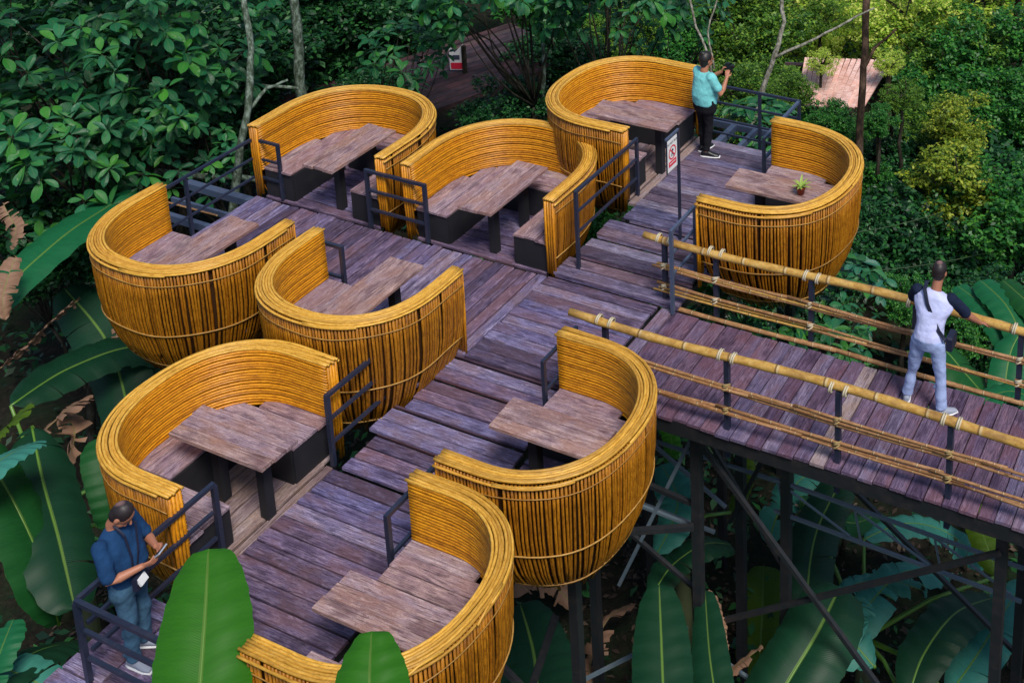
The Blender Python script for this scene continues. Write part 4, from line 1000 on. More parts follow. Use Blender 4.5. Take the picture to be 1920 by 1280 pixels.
# fine-leaved crowns (shared meshes)
def fine_mesh(name, n, m, lobes, leaf=(.11, .05), seed=0, flat=.75):
    r = np.random.default_rng(seed); lob = []
    for i in range(lobes):
        d_ = r.normal(0, 1, 3); d_ /= np.linalg.norm(d_); d_[2] = d_[2]*.9+.1; lob.append((d_*r.uniform(.35, .82), r.uniform(.2, .42)))
    ctr = np.array([l_[0] for l_ in lob]); rad_ = np.array([l_[1] for l_ in lob])
    idx = r.choice(lobes, n, p=(rad_**2)/(rad_**2).sum()); d_ = r.normal(0, 1, (n, 3)); d_ /= np.linalg.norm(d_, axis=1)[:, None]
    # twigs: leaves gather in sprays inside every lobe
    spr = r.normal(0, 1, (lobes, 34, 3)); spr /= np.linalg.norm(spr, axis=2)[:, :, None]
    sp_i = r.integers(0, 34, n); c_ = spr[idx, sp_i]*r.uniform(.55, 1.0, (n, 1))
    P_ = ctr[idx]+(c_+d_*.2*r.uniform(.2, 1, (n, 1)))*rad_[idx][:, None]*np.array([1, 1, flat])
    out = c_/np.linalg.norm(c_, axis=1)[:, None]
    az_ = r.uniform(0, 2*PI, n); pt_ = r.normal(-.25, .4, n); ro_ = r.normal(0, .5, n); s_ = r.uniform(.6, 1.25, n)
    R = mats_of(P_, az_, pt_, ro_, s_)
    L_, W_ = leaf
    q0 = np.array([(0, 0, 0), (L_*.5, W_/2, .12*W_), (L_, 0, -.1*L_), (L_*.5, -W_/2, .12*W_)])
    V = np.einsum('nij,kj->nki', R, q0)+P_[:, None, :]
    Q = np.arange(n*4).reshape(-1, 4)
    return qmesh(name, V.reshape(-1, 3), Q, m)
FM = {}
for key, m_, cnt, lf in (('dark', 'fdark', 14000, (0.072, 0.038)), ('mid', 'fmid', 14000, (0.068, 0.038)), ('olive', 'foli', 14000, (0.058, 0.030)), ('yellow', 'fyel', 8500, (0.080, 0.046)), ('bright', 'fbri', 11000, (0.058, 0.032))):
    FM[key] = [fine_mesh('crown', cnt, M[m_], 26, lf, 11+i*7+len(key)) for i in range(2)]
def fine_tree(label, c_, r_, key, rz_=None, base=None, tr=.09, barkm='darkbark', name='bushy_tree', cat='tree', group='small-leaved trees and bushes behind the boardwalk', i=0):
    c_ = np.array(c_, float); b0 = np.array(base, float) if base is not None else np.array([c_[0], c_[1], tz(c_[0], c_[1])])
    root = thing(name, label, cat, tuple(b0), 0, group)
    cr = inst('crown', FM[key][i % 2], root, c_-b0, (0, 0, rnd.uniform(0, 6.3)), (r_, r_, rz_ or r_)); setp(cr, kind='stuff')
    tb = MB(); top = c_+(0, 0, -(rz_ or r_)*.1); limb_tube(tb, b0-(0, 0, .3), top, tr, tr*.5, .05, 7, 8)
    for k in range(7):
        d_ = rng.normal(0, 1, 3); d_[2] = abs(d_[2])*.6; d_ /= np.linalg.norm(d_); limb_tube(tb, top-(0, 0, rnd.uniform(0, r_*.5)), c_+d_*r_*.7, tr*.35, .01, .15, 5, 5)
    inst('trunk', tb.me('trunk', M[barkm], True), root, -b0)
    return root

# left broad-leaved trees
rosette_tree('broad-leaved tree filling the upper left corner, whorled dark green leaves', [(far(150, 110, 17.6, 1.27), 2.0, 1.8, 2.1), (far(330, 60, 18.2, 1.27), 1.5, 1.5, 1.5), (far(60, 300, 17.2, 1.27), 1.5, 1.3, 1.2)],
             None, .13, .27, 295, per=.92, group='broad-leaved trees at the forest edge')
rosette_tree('broad-leaved branches hanging over the top centre, before the brown platform', [(far(930, -60, 18.6, 1.25), 1.5, 1.4, 1.0), (far(1150, -40, 18.8, 1.25), 1.5, 1.3, 1.15)],
             None, .1, .25, 220, per=1.1, group='broad-leaved trees at the forest edge')
rosette_tree('broad-leaved bush directly behind the far left booths, small whorls on lichen stems', [(far(760, 105, 19.6, 1.22), .8, .7, .55), (far(300, 270, 18.6, 1.22), 1.1, 1.0, .9)],
             None, .06, .22, 120, per=1.1, group='broad-leaved trees at the forest edge')
rosette_tree('broad-leaved tree at the back behind the woman in turquoise', [(far(1240, 20, 20.5, 1.24), 1.3, 1.1, .8)],
             None, .06, .2, 160, per=1.1, group='broad-leaved trees at the forest edge')
rosette_tree('low broad-leaved shrub below the bare joists of the upper deck', [(far(1420, 255, 17.9, 1.25), 1.0, .8, .55)],
             None, .04, .24, 120, cat='shrub', per=1.2, group='low broad-leaved shrubs')
rosette_tree('low teal-leaved shrub between the bridge and the booth above it', [(far(1400, 585, 14.2, 1.24), .75, .5, .5), (far(1570, 550, 14.3, 1.24), .55, .5, .55), (far(1570, 650, 13.9, 1.22), .45, .4, .35)],
             None, .04, .2, 280, cat='shrub', per=1.3, group='low broad-leaved shrubs', mset='teal')
rosette_tree('small leafy shrub at the left edge under the broad-leaved tree', [(far(20, 440, 15.5, 1.42), .7, .6, .7), (far(100, 400, 16.3, 1.42), .8, .7, .5)],
             None, .04, .2, 100, cat='shrub', per=1.2, group='low broad-leaved shrubs')

# lichen trunks and pale branches
def bare_tree(label, runs, m, name='bare_tree'):
    b0 = np.array(runs[0][0][0]); root = thing(name, label, 'tree', tuple(b0))
    for i, (pts, r0, r1) in enumerate(runs):
        b_ = MB(); n = len(pts); rs = [r0+(r1-r0)*k/(n-1) for k in range(n)]
        P_ = []; R_ = []
        for k in range(n-1):
            for t in (0, .33, .66): P_.append(np.array(pts[k])*(1-t)+np.array(pts[k+1])*t-b0+rng.normal(0, .008, 3)); R_.append((rs[k]*(1-t)+rs[k+1]*t)*rng.uniform(.9, 1.1))
        P_.append(np.array(pts[-1])-b0); R_.append(rs[-1]); b_.tube(P_, R_, 8, 1); b_.build('trunk' if i == 0 else 'branch', M[m], root, True)
    return root
def line(dist, *px): return [far(a_, c_, d_, 1.25) for (a_, c_), d_ in zip(px, dist if isinstance(dist, (list, tuple)) else [dist]*len(px))]
bare_tree('thin leaning lichen-covered trunk behind the far left booth', [(line([18.4, 17.6, 17.2, 17.0, 17, 17], (425, 520), (440, 350), (452, 270), (468, 180), (470, 90), (455, -20)), .07, .045), (line(17.1, (465, 210), (500, 165), (540, 150)), .03, .02)], 'lichen')
bare_tree('thicker lichen-covered trunk left of the platform, behind the first booth', [(line([20, 19.2, 19, 18.8, 18.6], (570, 330), (566, 180), (560, 110), (558, 50), (545, -40)), .1, .075), (line(19, (560, 165), (500, 160), (440, 150)), .03, .015)], 'lichen')
bare_tree('fallen mossy log lying behind the bare joists', [(line(18.2, (290, 322), (380, 330), (480, 338), (560, 350)), .055, .045)], 'lichen')
bare_tree('fallen dark log at the left behind the leaves', [(line(18.6, (110, 340), (190, 338), (270, 326)), .04, .03)], 'lichen')
bare_tree('tall dark slender trunk at the right of the upper right booth', [(line([21, 20.6, 20.2, 20, 19.8, 19.8], (1600, 640), (1606, 430), (1610, 300), (1614, 200), (1622, 90), (1628, -30)), .085, .07), (line(20, (1618, 130), (1640, 90), (1680, 55)), .04, .02)], 'brownbark')
bare_tree('pale forked tree rising behind the rails, right of the woman', [(line([19.5, 19.2, 19, 19, 19], (1405, 260), (1430, 165), (1455, 100), (1470, 40), (1462, -30)), .055, .035), (line(19, (1450, 108), (1530, 72), (1590, 40), (1640, 15)), .03, .015)], 'palebark')
bare_tree('two thin pale stems just behind the head of the woman', [(line([19.2, 19, 19, 19], (1345, 190), (1330, 110), (1305, 50), (1290, -20)), .03, .02), (line(19, (1340, 130), (1325, 60), (1345, 0)), .02, .014)], 'palebark')
bare_tree('slim dark trunk near the top right corner', [(line([28, 27, 26], (1895, 130), (1905, 40), (1915, -60)), .09, .07)], 'brownbark')
bare_tree('thin trunk with peeling bark behind the farthest booth', [(line([19.6, 19.3, 19], (1016, 190), (1020, 130), (1015, 60)), .04, .03)], 'lichen')

# fine-leaved background; centre px, distance, radius, kind
BG = [
 ('dark tree high in the top left behind the broad leaves', 560, -60, 23, 2.6, 'dark'), ('dark bush behind the first booth', 620, 60, 22, 1.5, 'dark'), ('dark bush left of the torn notice', 720, 90, 23.5, 1.6, 'dark'),
 ('dark tree left of centre at the very top', 760, -40, 25, 2.2, 'mid'), ('dark bush behind the leaves at the left edge', 120, 120, 21, 2.6, 'dark'), ('dark bush behind the lichen trunk', 420, 130, 21, 2.0, 'dark'),
 ('dark low bush behind the log', 330, 300, 20.5, 1.3, 'dark'), ('dark low bush between the two back booths', 690, 170, 20.8, .7, 'dark'),
 ('low green bush right of the brown platform', 960, 215, 19.2, .9, 'dark'), ('green bush between the platform and the farthest booth', 1030, 120, 21.5, 1.1, 'dark'),
 ('mid green tree at the top centre', 1040, -20, 26, 2.3, 'mid'), ('bright green bush behind the farthest booth rim', 1240, 70, 23, 1.1, 'mid'), ('green creeper bush left of the woman', 1180, 60, 22.5, .9, 'olive'),
 ('olive tree behind the pale forked stems', 1400, 60, 24, 1.5, 'olive'), ('olive bush behind the rails on the right of the woman', 1420, 190, 21.5, 1.1, 'olive'), ('olive bush right of the corner of the rails', 1530, 240, 21, 1.0, 'mid'),
 ('dark olive tree above the sunlit roof', 1540, 30, 25, .6, 'olive'), ('olive foliage at the top behind the pale branch', 1350, -20, 27, 2.0, 'olive'),
 ('sunlit yellow-green tree beyond the roof, left', 1480, 20, 31, 1.9, 'bright'), ('sunlit yellow-green tree beyond the roof, right', 1650, 60, 32, 1.6, 'bright'), ('sunlit yellow-green tree in the top right corner', 1840, 10, 33, 2.2, 'bright'), ('sunlit yellow-green shrub at the back edge of the roof', 1560, 100, 29.5, 1.0, 'bright'),
 ('leafy bush hiding the left edge of the pink roof', 1490, 170, 20.2, .52, 'olive'), ('low leafy bush in front of the right foot of the pink roof', 1645, 228, 19.9, .4, 'mid'), ('leafy bush over the top edge of the pink roof', 1540, 118, 20.6, .34, 'bright'), ('leafy bush over the upper right corner of the roof', 1665, 118, 20.6, .36, 'bright'), ('leafy bush in front of the foot of the pink roof', 1560, 228, 19.8, .46, 'mid'), ('leafy bush hiding the right edge of the pink roof', 1690, 180, 20.3, .42, 'olive'),
 ('green tree at the right of the dark trunk', 1780, 185, 23.5, 1.5, 'mid'), ('olive tree at the right edge below the corner', 1900, 220, 23, 1.2, 'mid'), ('green bush above the yellow one at right', 1740, 240, 22, .9, 'olive'),
 ('olive tree filling the gap right of the roof', 1760, 95, 24.5, 1.5, 'olive'), ('sunlit green tree near the top right corner', 1870, 110, 25, 1.5, 'mid'), ('sunlit yellow-green tree just right of the dark trunk at the top', 1700, 15, 26, 1.5, 'bright'), ('green bush under the dark trunk above the wires', 1680, 420, 20.2, .8, 'mid'),
 ('yellow-leaved bush at the right, upper one', 1790, 225, 20.8, .75, 'yellow'), ('yellow-leaved bush at the right, lower one', 1800, 350, 19.6, .95, 'yellow'), ('dark tree behind the yellow-leaved bushes', 1760, 330, 22.5, 2.0, 'dark'),
 ('dark bush right of the upper right booth', 1650, 330, 21.5, 1.1, 'dark'), ('green bush beside the slender dark trunk', 1620, 360, 20.5, .7, 'mid'), ('dark green bush at the right edge', 1900, 430, 19.5, 1.5, 'mid'),
 ('dark bush behind the thin wires', 1740, 480, 19.5, 1.5, 'dark'), ('bright green bush just left of the head of the man on the bridge', 1700, 570, 17.2, .55, 'mid'), ('bright green bush right of the man on the bridge', 1800, 610, 17, .6, 'mid'),
 ('dark bush below the upper right booth', 1560, 450, 19, 1.0, 'dark'), ('dark bush under the bridge behind the shrub', 1500, 600, 17.5, 1.1, 'dark'), ('dark bush at the right edge under the bridge level', 1880, 620, 17.5, 1.0, 'dark'),
 ('dark undergrowth bush left of the leftmost booth', 120, 460, 17, 1.0, 'dark'), ('dark undergrowth bush behind the bare joists', 560, 290, 19.5, .8, 'dark'), ('low bush seen in the gap behind the upper steps', 1100, 400, 17.5, .7, 'mid'),
]
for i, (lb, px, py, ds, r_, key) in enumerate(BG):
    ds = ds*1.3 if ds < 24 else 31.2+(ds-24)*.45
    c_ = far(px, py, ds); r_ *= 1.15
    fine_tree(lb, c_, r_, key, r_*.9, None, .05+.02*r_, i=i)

# undergrowth carpet
n = 42000
gx = rng.uniform(-24, 4, n); gy = rng.uniform(-2, 32, n)
keep = (np.sin(gx*1.3+2)*np.cos(gy*1.1)+rng.normal(0, .5, n)) > -.1; gx, gy = gx[keep], gy[keep]; n = len(gx)
gz = np.array([tz(a_, c_) for a_, c_ in zip(gx, gy)])+rng.uniform(.02, .5, n)
P_ = np.stack([gx, gy, gz], -1); R = mats_of(P_, rng.uniform(0, 6.3, n), rng.normal(.1, .4, n), rng.normal(0, .4, n), rng.uniform(.6, 1.5, n))
q0 = np.array([(0, 0, 0), (.07, .035, .004), (.15, 0, -.02), (.07, -.035, .004)])
V = np.einsum('nij,kj->nki', R, q0)+P_[:, None, :]
setp(inst('undergrowth', qmesh('undergrowth', V.reshape(-1, 3), np.arange(n*4).reshape(-1, 4), M['fdark'])), 'dark leafy undergrowth covering the forest floor', 'undergrowth', kind='stuff')
n = 14000
gx = rng.uniform(-14, 2, n); gy = rng.uniform(0, 16, n); gz = np.array([tz(a_, c_) for a_, c_ in zip(gx, gy)])+.04
P_ = np.stack([gx, gy, gz], -1); R = mats_of(P_, rng.uniform(0, 6.3, n), rng.normal(.0, .25, n), rng.normal(0, .4, n), rng.uniform(.35, 1.0, n))
V = np.einsum('nij,kj->nki', R, q0)+P_[:, None, :]
setp(inst('leaf_litter', qmesh('leaf_litter', V.reshape(-1, 3), np.arange(n*4).reshape(-1, 4), M['litter'])), 'dry brown leaf litter scattered on the soil', 'leaf litter', kind='stuff')

# ------------------------------------------------------------------ banana plants
def banana_leaf(parent, origin, pts, W, m, roll=0, fold=.25, tears=.15, seed=0, ragged=.0, rib='midrib', shape=1.0, blunt=.35, start=.0):
    """pts = points of the midrib from stalk to tip; W = full width; roll turns the blade about the midrib"""
    r = random.Random(seed); P0 = [np.array(p, float)-np.array(origin) for p in pts]
    n = 36; L = [0]
    for i in range(len(P0)-1): L.append(L[-1]+np.linalg.norm(P0[i+1]-P0[i]))
    ts = np.linspace(0, L[-1], n+1); P_ = []
    for t in ts:  # Catmull-Rom
        i = min(len(P0)-2, max(0, np.searchsorted(L, t)-1)); u = (t-L[i])/(L[i+1]-L[i]); p0 = P0[max(0, i-1)]; p1 = P0[i]; p2 = P0[i+1]; p3 = P0[min(len(P0)-1, i+2)]
        P_.append(.5*((2*p1)+(-p0+p2)*u+(2*p0-5*p1+4*p2-p3)*u*u+(-p0+3*p1-3*p2+p3)*u**3))
    v_, f_, uv = [], [], []
    def width(t):
        t = max(0, (t-start)/(1-start)) if start else t
        a_ = min(1, (t/.22)**.55) if t < .22 else 1; e = 1-blunt*.0
        b2 = max(0, 1-((t-(1-blunt))/blunt)**2.2)**.5 if t > 1-blunt else 1
        return W/2*a_*max(.0, b2)*(1-.12*abs(t-.5))
    frames = []
    for i, p in enumerate(P_):
        t_ = P_[min(n, i+1)]-P_[max(0, i-1)]; t_ /= np.linalg.norm(t_); s_ = np.cross(t_, (0, 0, 1)); s_ /= np.linalg.norm(s_); u_ = np.cross(s_, t_)
        s2 = s_*math.cos(roll)+u_*math.sin(roll); u2 = -s_*math.sin(roll)+u_*math.cos(roll); frames.append((t_, s2, u2))
    for side in (-1, 1):
        i = 0
        while i < n:
            j = i+1
            while j < n and r.random() > tears: j += 1
            dr = r.uniform(-.18, .22) if tears > .02 else 0; sweep = r.uniform(-.1, .12) if tears > .02 else .0; cut = 1-(r.uniform(0, ragged) if ragged else 0)
            if ragged and r.random() < ragged*.35: i = j; continue
            k = len(v_); cols = 4
            for q in range(i, j+1):
                t_, s2, u2 = frames[q]; w_ = width(q/n)*cut*(1+.015*math.sin(q*2.3))
                for c_ in range(cols+1):
                    x_ = c_/cols; z_ = fold*math.sin(x_*PI*.55)*w_*.55-(fold+.18+dr)*x_*x_*w_*.75
                    wob = .014*math.sin(q*1.7+side)*x_
                    v_.append(P_[q]+s2*side*w_*x_+u2*(z_+wob)+t_*(sweep*x_*w_+.22*x_*w_)); uv.append((.5+side*x_*.5, q/n))
            for q in range(j-i):
                for c_ in range(cols):
                    a_ = k+q*(cols+1)+c_; fc = (a_, a_+1, a_+cols+2, a_+cols+1); f_.append(fc if side > 0 else fc[::-1])
            i = j
    o = inst('leaf', mesh('leaf', v_, f_, M[m], uv, True), parent)
    b_ = MB(); b_.tube([p-frames[i][2]*.004 for i, p in enumerate(P_[::2])], [max(.003, W*.022*(1-.8*i/(n/2))) for i in range(len(P_[::2]))], 6, 1)
    inst('midrib', b_.me('midrib', M[rib], True), o)
    return o
def banana(label, base, leaves, group='banana plants below the boardwalk', stem=True, dry=False):
    st = np.mean([np.array(l_[0][0]) for l_ in leaves], axis=0); base = np.array([st[0], st[1]+.1, tz(st[0], st[1])]); zt = max(.9, min(l_[0][0][2] for l_ in leaves)-base[2]-.1)
    root = thing('banana_plant', label, 'banana plant', tuple(base), 0, group)
    if stem:
        b_ = MB(); b_.tube([(0, 0, -.2), (.02, 0, zt*.35), (0, .03, zt*.7), (.0, 0, zt)], [.13, .11, .09, .05], 10, 1); b_.build('stem', M['stem'], root, True)
    for i, (pts, W, m, roll, kw) in enumerate(leaves):
        W = W*DK*.83
        banana_leaf(root, base, pts, W, m, roll, seed=i*13+int(abs(base[0]*10)), rib='dryrib' if m == 'ban_dry' else 'midrib', **kw)
        if stem and not m == 'ban_dry':
            b_ = MB(); a_ = np.array(pts[0])-base; s0 = np.array([0, 0, zt]); mid = (a_+s0)/2+np.array([0, 0, .12]); b_.tube([s0-(0, 0, .2), s0, mid, a_], [.04, .035, .025, .02], 7, 1); b_.build('stalk', M['midrib'], root, True)
    return root
DK = 1.6
def D(*a_): return [far(x_, y_, d_, DK) for (x_, y_, d_) in a_]
DK = 1.58
banana('banana plant at the left edge, long bright leaf reaching up to the leftmost booth', (-12.6, 6.6, -4.8), [
  (D((-130, 700, 12.2), (-20, 570, 12.3), (110, 450, 12.7), (190, 395, 13.1), (256, 356, 13.6)), .44, 'ban_green', -.25, dict(tears=.12, blunt=.22)),
  (D((20, 760, 12.6), (130, 690, 12.9), (260, 650, 13.2), (340, 700, 13.5)), .5, 'ban_dark', -.3, dict(tears=.15)),
  (D((0, 690, 12.1), (60, 640, 12.1), (110, 590, 12.2), (150, 560, 12.3)), .3, 'ban_dry', .9, dict(tears=.7, ragged=.7)),
  (D((250, 900, 13), (240, 770, 13.1), (200, 640, 13.4), (120, 540, 13.8)), .6, 'ban_dark', .3, dict(tears=.1))])
DK = 1.62
banana('banana plant at the lower left with a large dark leaf and a dry brown one', (-10.9, 4.9, -4.9), [
  (D((60, 800, 10.8), (80, 900, 10.5), (110, 1010, 10.2), (140, 1140, 10.0)), .56, 'ban_dark', .35, dict(tears=.03, blunt=.4)),
  (D((110, 1170, 10.4), (80, 1060, 10.2), (20, 930, 10.2), (-60, 800, 10.5)), .55, 'ban_mid', -.5, dict(tears=.08)),
  (D((235, 1010, 11), (222, 940, 10.9), (200, 860, 10.9), (185, 820, 11.0)), .42, 'ban_mid', .1, dict(tears=.03, blunt=.35)),
  (D((30, 870, 11.3), (80, 810, 11.2), (130, 765, 11.2), (160, 745, 11.3)), .45, 'ban_dry', .5, dict(tears=.4, ragged=.4)),
  (D((20, 470, 12.4), (30, 430, 12.4), (20, 410, 12.5), (5, 380, 12.6)), .22, 'ban_dry', .4, dict(tears=.5, ragged=.5)),
  (D((10, 600, 11.6), (5, 560, 11.6), (15, 520, 11.7), (30, 480, 11.8)), .25, 'ban_dry', -.4, dict(tears=.5, ragged=.5)),
  (D((110, 900, 11.6), (130, 850, 11.4), (140, 810, 11.3), (120, 770, 11.4)), .35, 'ban_dry', -.5, dict(tears=.4, ragged=.5)),
  (D((-60, 940, 9.8), (-20, 880, 9.8), (20, 850, 9.9), (60, 830, 10.1)), .35, 'ban_teal', .2, dict(tears=.1)),
  (D((-40, 850, 10.8), (0, 810, 10.8), (30, 785, 10.8), (45, 765, 10.9)), .25, 'ban_yel', .6, dict(tears=.2)),
  (D((235, 740, 13), (240, 690, 13), (230, 640, 13), (220, 600, 13.1)), .2, 'ban_dry', .2, dict(tears=.5, ragged=.5)),
  (D((200, 730, 13), (205, 690, 13), (215, 650, 13), (222, 625, 13.1)), .15, 'ban_dry', .8, dict(tears=.5, ragged=.5))])
DK = 1.66
banana('banana plant at the bottom left corner with broad low leaves', (-9.9, 4.2, -4.9), [
  (D((-60, 1350, 9.2), (0, 1270, 9.4), (70, 1220, 9.7), (150, 1200, 10.1)), .5, 'ban_dark', .1, dict(tears=.08)),
  (D((-30, 1330, 9.2), (-15, 1270, 9.2), (5, 1210, 9.2), (25, 1160, 9.3)), .22, 'ban_green', .2, dict(tears=.1)),
  (D((-80, 1240, 9.4), (0, 1250, 9.4), (90, 1290, 9.3), (140, 1330, 9.3)), .35, 'ban_teal', 0, dict(tears=.15))], stem=False)
DK = 1.74
banana('near banana plant with one tall bright green leaf in front of the lower deck', (-6.8, 3.4, -4.9), [
  (D((360, 1560, 6.9), (366, 1440, 6.9), (374, 1300, 7.0), (384, 1160, 7.1), (391, 1028, 7.25)), .505, 'ban_bright', .0, dict(tears=.0, blunt=.5, fold=.3)),
  (D((690, 1560, 5.6), (690, 1440, 5.65), (692, 1320, 5.7), (694, 1240, 5.75), (697, 1182, 5.8)), .37, 'ban_bright', .05, dict(tears=.0, blunt=.62, fold=.35))])
DK = 1.72
banana('banana plant at the bottom right with upright dark leaves', (-4.2, 6.4, -4.9), [
  (D((1250, 1450, 9.0), (1245, 1330, 9.2), (1240, 1200, 9.4), (1236, 1095, 9.6)), .45, 'ban_dark', .0, dict(tears=.0, blunt=.5, fold=.2)),
  (D((1360, 1450, 9.0), (1345, 1330, 9.2), (1330, 1220, 9.4), (1322, 1105, 9.7)), .30, 'ban_dark', .2, dict(tears=.02, blunt=.6)),
  (D((1400, 1420, 9.3), (1470, 1290, 9.4), (1530, 1190, 9.5), (1575, 1100, 9.7)), .62, 'ban_dark', -.1, dict(tears=.0, blunt=.3, fold=.5)),
  (D((1240, 1330, 9.6), (1310, 1300, 9.5), (1370, 1255, 9.5), (1430, 1210, 9.5)), .22, 'ban_dry', .6, dict(tears=.3, ragged=.2)),
  (D((1100, 1300, 10.6), (1110, 1230, 10.7), (1140, 1160, 10.8), (1190, 1130, 11)), .3, 'ban_dry', .5, dict(tears=.4, ragged=.45)),
  (D((960, 1120, 11), (990, 1090, 11), (1040, 1100, 11.1), (1080, 1140, 11.1)), .28, 'ban_dry', -.3, dict(tears=.4, ragged=.5)),
  (D((1330, 1105, 9.8), (1345, 1140, 9.7), (1355, 1200, 9.6), (1360, 1240, 9.6)), .12, 'ban_dry', .4, dict(tears=.5, ragged=.4)),
  (D((1020, 1420, 10), (1010, 1320, 10.2), (1000, 1220, 10.6), (975, 1130, 10.9)), .62, 'ban_dark', .15, dict(tears=.0, blunt=.5)),
  (D((1420, 1300, 11), (1425, 1220, 11.1), (1430, 1130, 11.3), (1432, 1060, 11.5)), .45, 'ban_yel', 0, dict(tears=.02))])
DK = 1.47
banana('banana plant under the bridge with torn teal leaves', (-2.6, 9.6, -4.9), [
  (D((1500, 1290, 12), (1510, 1150, 12), (1530, 1000, 12.3), (1590, 880, 12.6)), .5, 'ban_dark', -.1, dict(tears=.05)),
  (D((1560, 1230, 12), (1640, 1120, 12.1), (1700, 1070, 12.2), (1780, 1080, 12.4)), .5, 'ban_teal', .1, dict(tears=.4, ragged=.4)),
  (D((1570, 1110, 12.2), (1620, 1090, 12.3), (1680, 1090, 12.4), (1740, 1110, 12.5)), .34, 'ban_teal', -.1, dict(tears=.45, ragged=.4)),
  (D((1640, 1250, 11.8), (1600, 1200, 11.8), (1590, 1160, 11.9), (1620, 1120, 12)), .5, 'ban_teal', .3, dict(tears=.35, ragged=.35)),
  (D((1620, 1010, 12.6), (1700, 980, 12.8), (1780, 1000, 13), (1850, 1060, 13)), .5, 'ban_teal', 0, dict(tears=.4, ragged=.4)),
  (D((1440, 1020, 12.8), (1460, 960, 12.9), (1500, 900, 13), (1560, 870, 13.2)), .5, 'ban_teal', .1, dict(tears=.3, ragged=.3)),
  (D((1500, 930, 12.8), (1540, 960, 12.8), (1600, 980, 12.8), (1650, 960, 13)), .4, 'ban_mid', .1, dict(tears=.1)),
  (D((1870, 1080, 12.5), (1850, 1020, 12.6), (1835, 980, 12.7), (1825, 940, 12.8)), .3, 'ban_yel', .1, dict(tears=.05)),
  (D((1780, 1300, 11.6), (1830, 1230, 11.8), (1880, 1150, 12), (1920, 1090, 12.2)), .5, 'ban_teal', .1, dict(tears=.1, ragged=.1)),
  (D((1700, 1320, 11.4), (1730, 1230, 11.5), (1790, 1150, 11.7), (1860, 1120, 12)), .5, 'ban_dark', .1, dict(tears=.05))])
DK = 1.42
banana('banana plant in the gap between the right booth and the bridge columns', (-4.9, 8.6, -4.9), [
  (D((1230, 1040, 12.2), (1260, 980, 12.3), (1270, 930, 12.4), (1240, 870, 12.6)), .42, 'ban_teal', .2, dict(tears=.06)),
  (D((1250, 870, 13), (1260, 840, 13.1), (1255, 810, 13.2), (1240, 795, 13.3)), .2, 'ban_bright', .1, dict(tears=.1)),
  (D((1370, 960, 12.6), (1390, 920, 12.7), (1400, 880, 12.8), (1395, 850, 12.9)), .2, 'ban_yel', .1, dict(tears=.1)),
  (D((1220, 1120, 12), (1260, 1060, 12.1), (1320, 1020, 12.2), (1370, 1020, 12.4)), .4, 'ban_dark', .1, dict(tears=.1))])
DK = 1.33
banana('banana plant at the right edge beyond the bridge', (-1.0, 13.6, -4.7), [
  (D((1905, 700, 14.0), (1890, 640, 14.1), (1850, 580, 14.3), (1795, 535, 14.6)), .36, 'ban_green', .1, dict(tears=.05, blunt=.3)),
  (D((1930, 690, 13.9), (1915, 630, 14), (1885, 570, 14.2), (1838, 525, 14.5)), .42, 'ban_green', .1, dict(tears=.05, blunt=.3)),
  (D((1990, 650, 13.9), (1960, 600, 14), (1920, 560, 14.2), (1880, 525, 14.5)), .36, 'ban_mid', .1, dict(tears=.05, blunt=.3)),
  (D((1915, 620, 13.9), (1895, 660, 13.8), (1885, 720, 13.7), (1885, 790, 13.6)), .42, 'ban_green', .0, dict(tears=.05)),
  (D((1700, 660, 14), (1760, 650, 13.9), (1810, 700, 13.8), (1870, 770, 13.7)), .55, 'ban_mid', .2, dict(tears=.05)),
  (D((1960, 780, 13.4), (1920, 740, 13.5), (1880, 735, 13.5), (1830, 760, 13.4)), .35, 'ban_green', 0, dict(tears=.08)),
  (D((1730, 780, 13.6), (1760, 740, 13.7), (1800, 720, 13.8), (1850, 740, 13.8)), .45, 'ban_teal', -.1, dict(tears=.1))])

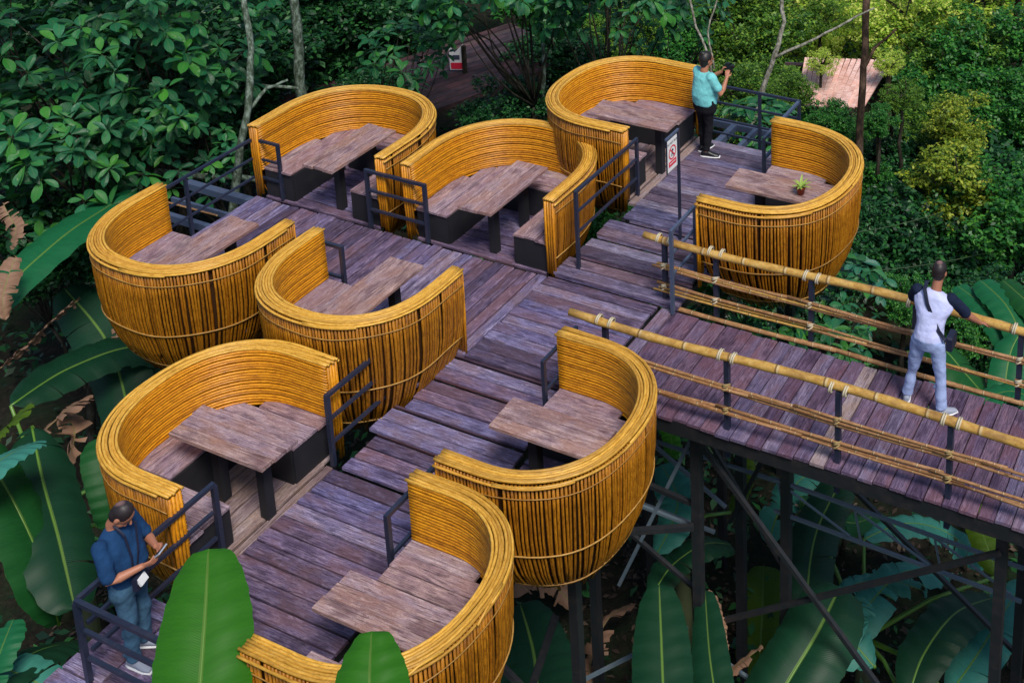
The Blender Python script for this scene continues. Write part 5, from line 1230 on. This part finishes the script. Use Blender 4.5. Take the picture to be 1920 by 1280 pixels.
# ------------------------------------------------------------------ far objects
# brown lower platform behind the booths
pa, pb_ = at(735, 230, -2.0), at(1010, 130, -2.0); dd_ = (pb_-pa)[:2]; ang = math.atan2(dd_[1], dd_[0]); Lp = float(np.linalg.norm(dd_))
pf = thing('lower_platform', 'weathered brown plank platform glimpsed through the leaves behind the booths', 'platform', (pa[0], pa[1], -2.0), ang)
nb = 13
for i in range(nb): plank(pf, (-1.2, i*.2), (Lp+1.0, i*.2), .2, T, M['rust'], 0)
for yy in (0, 2.4): b_ = MB(); b_.bar((-1.2, yy-.12, -.02), (Lp+1.0, yy-.12, -.02), .07, .1); b_.build('edge_beam', M['rust'], pf)
for (a_, c_) in ((-1, .1), (Lp, .1), (-1, 2.3), (Lp, 2.3)): b_ = MB(); b_.bar((a_, c_, -.1), (a_, c_, -2.8), .12); b_.build('post', M['beam'], pf)
# sunlit roof of a hut
hc = at(1595, 176, -2.6)
ht = thing('hut', 'small hut with a pale pink battened roof glimpsed between the trees', 'hut', tuple(hc), .35)
nr_ = 15
for i in range(nr_):
    b_ = MB(); b_.bar((-.05*i+(i-nr_/2)*.14, -.62-rnd.uniform(0, .06), 0), ((i-nr_/2)*.125, .62, .5), .1, .03); b_.build('roof_batten', M['roof'], ht)
b_ = MB(); b_.bar((-1.4, .5, .41), (1.1, .5, .41), .05); b_.build('ridge_beam', M['rust'], ht)
for (a_, c_) in ((-1.2, -.4), (.6, -.4), (-.9, .5), (.8, .5)): b_ = MB(); b_.bar((a_, c_, -2.4), (a_, c_, .03 if c_ < 0 else .38), .09); b_.build('post', M['brownbark'], ht)

# wires
def wire(label, a_, c_, r_=.007, sag=.15):
    a_, c_ = np.array(a_), np.array(c_); o = thing('cable', label, 'cable', tuple(a_)); b_ = MB()
    b_.tube([a_*(1-t)+c_*t-a_-np.array([0, 0, sag*4*t*(1-t)]) for t in np.linspace(0, 1, 14)], r_, 5, 1); b_.build('wire', M['wire'], o, True)
M['wire'] = mat('green_cable', (.05, .09, .04), .6)
wire('upper thin green cable crossing the dark trees at the right', far(1575, 440, 21.5), far(1870, 355, 27))
wire('lower thin green cable just above the head of the man on the bridge', far(1600, 510, 20.5), far(1960, 440, 27))
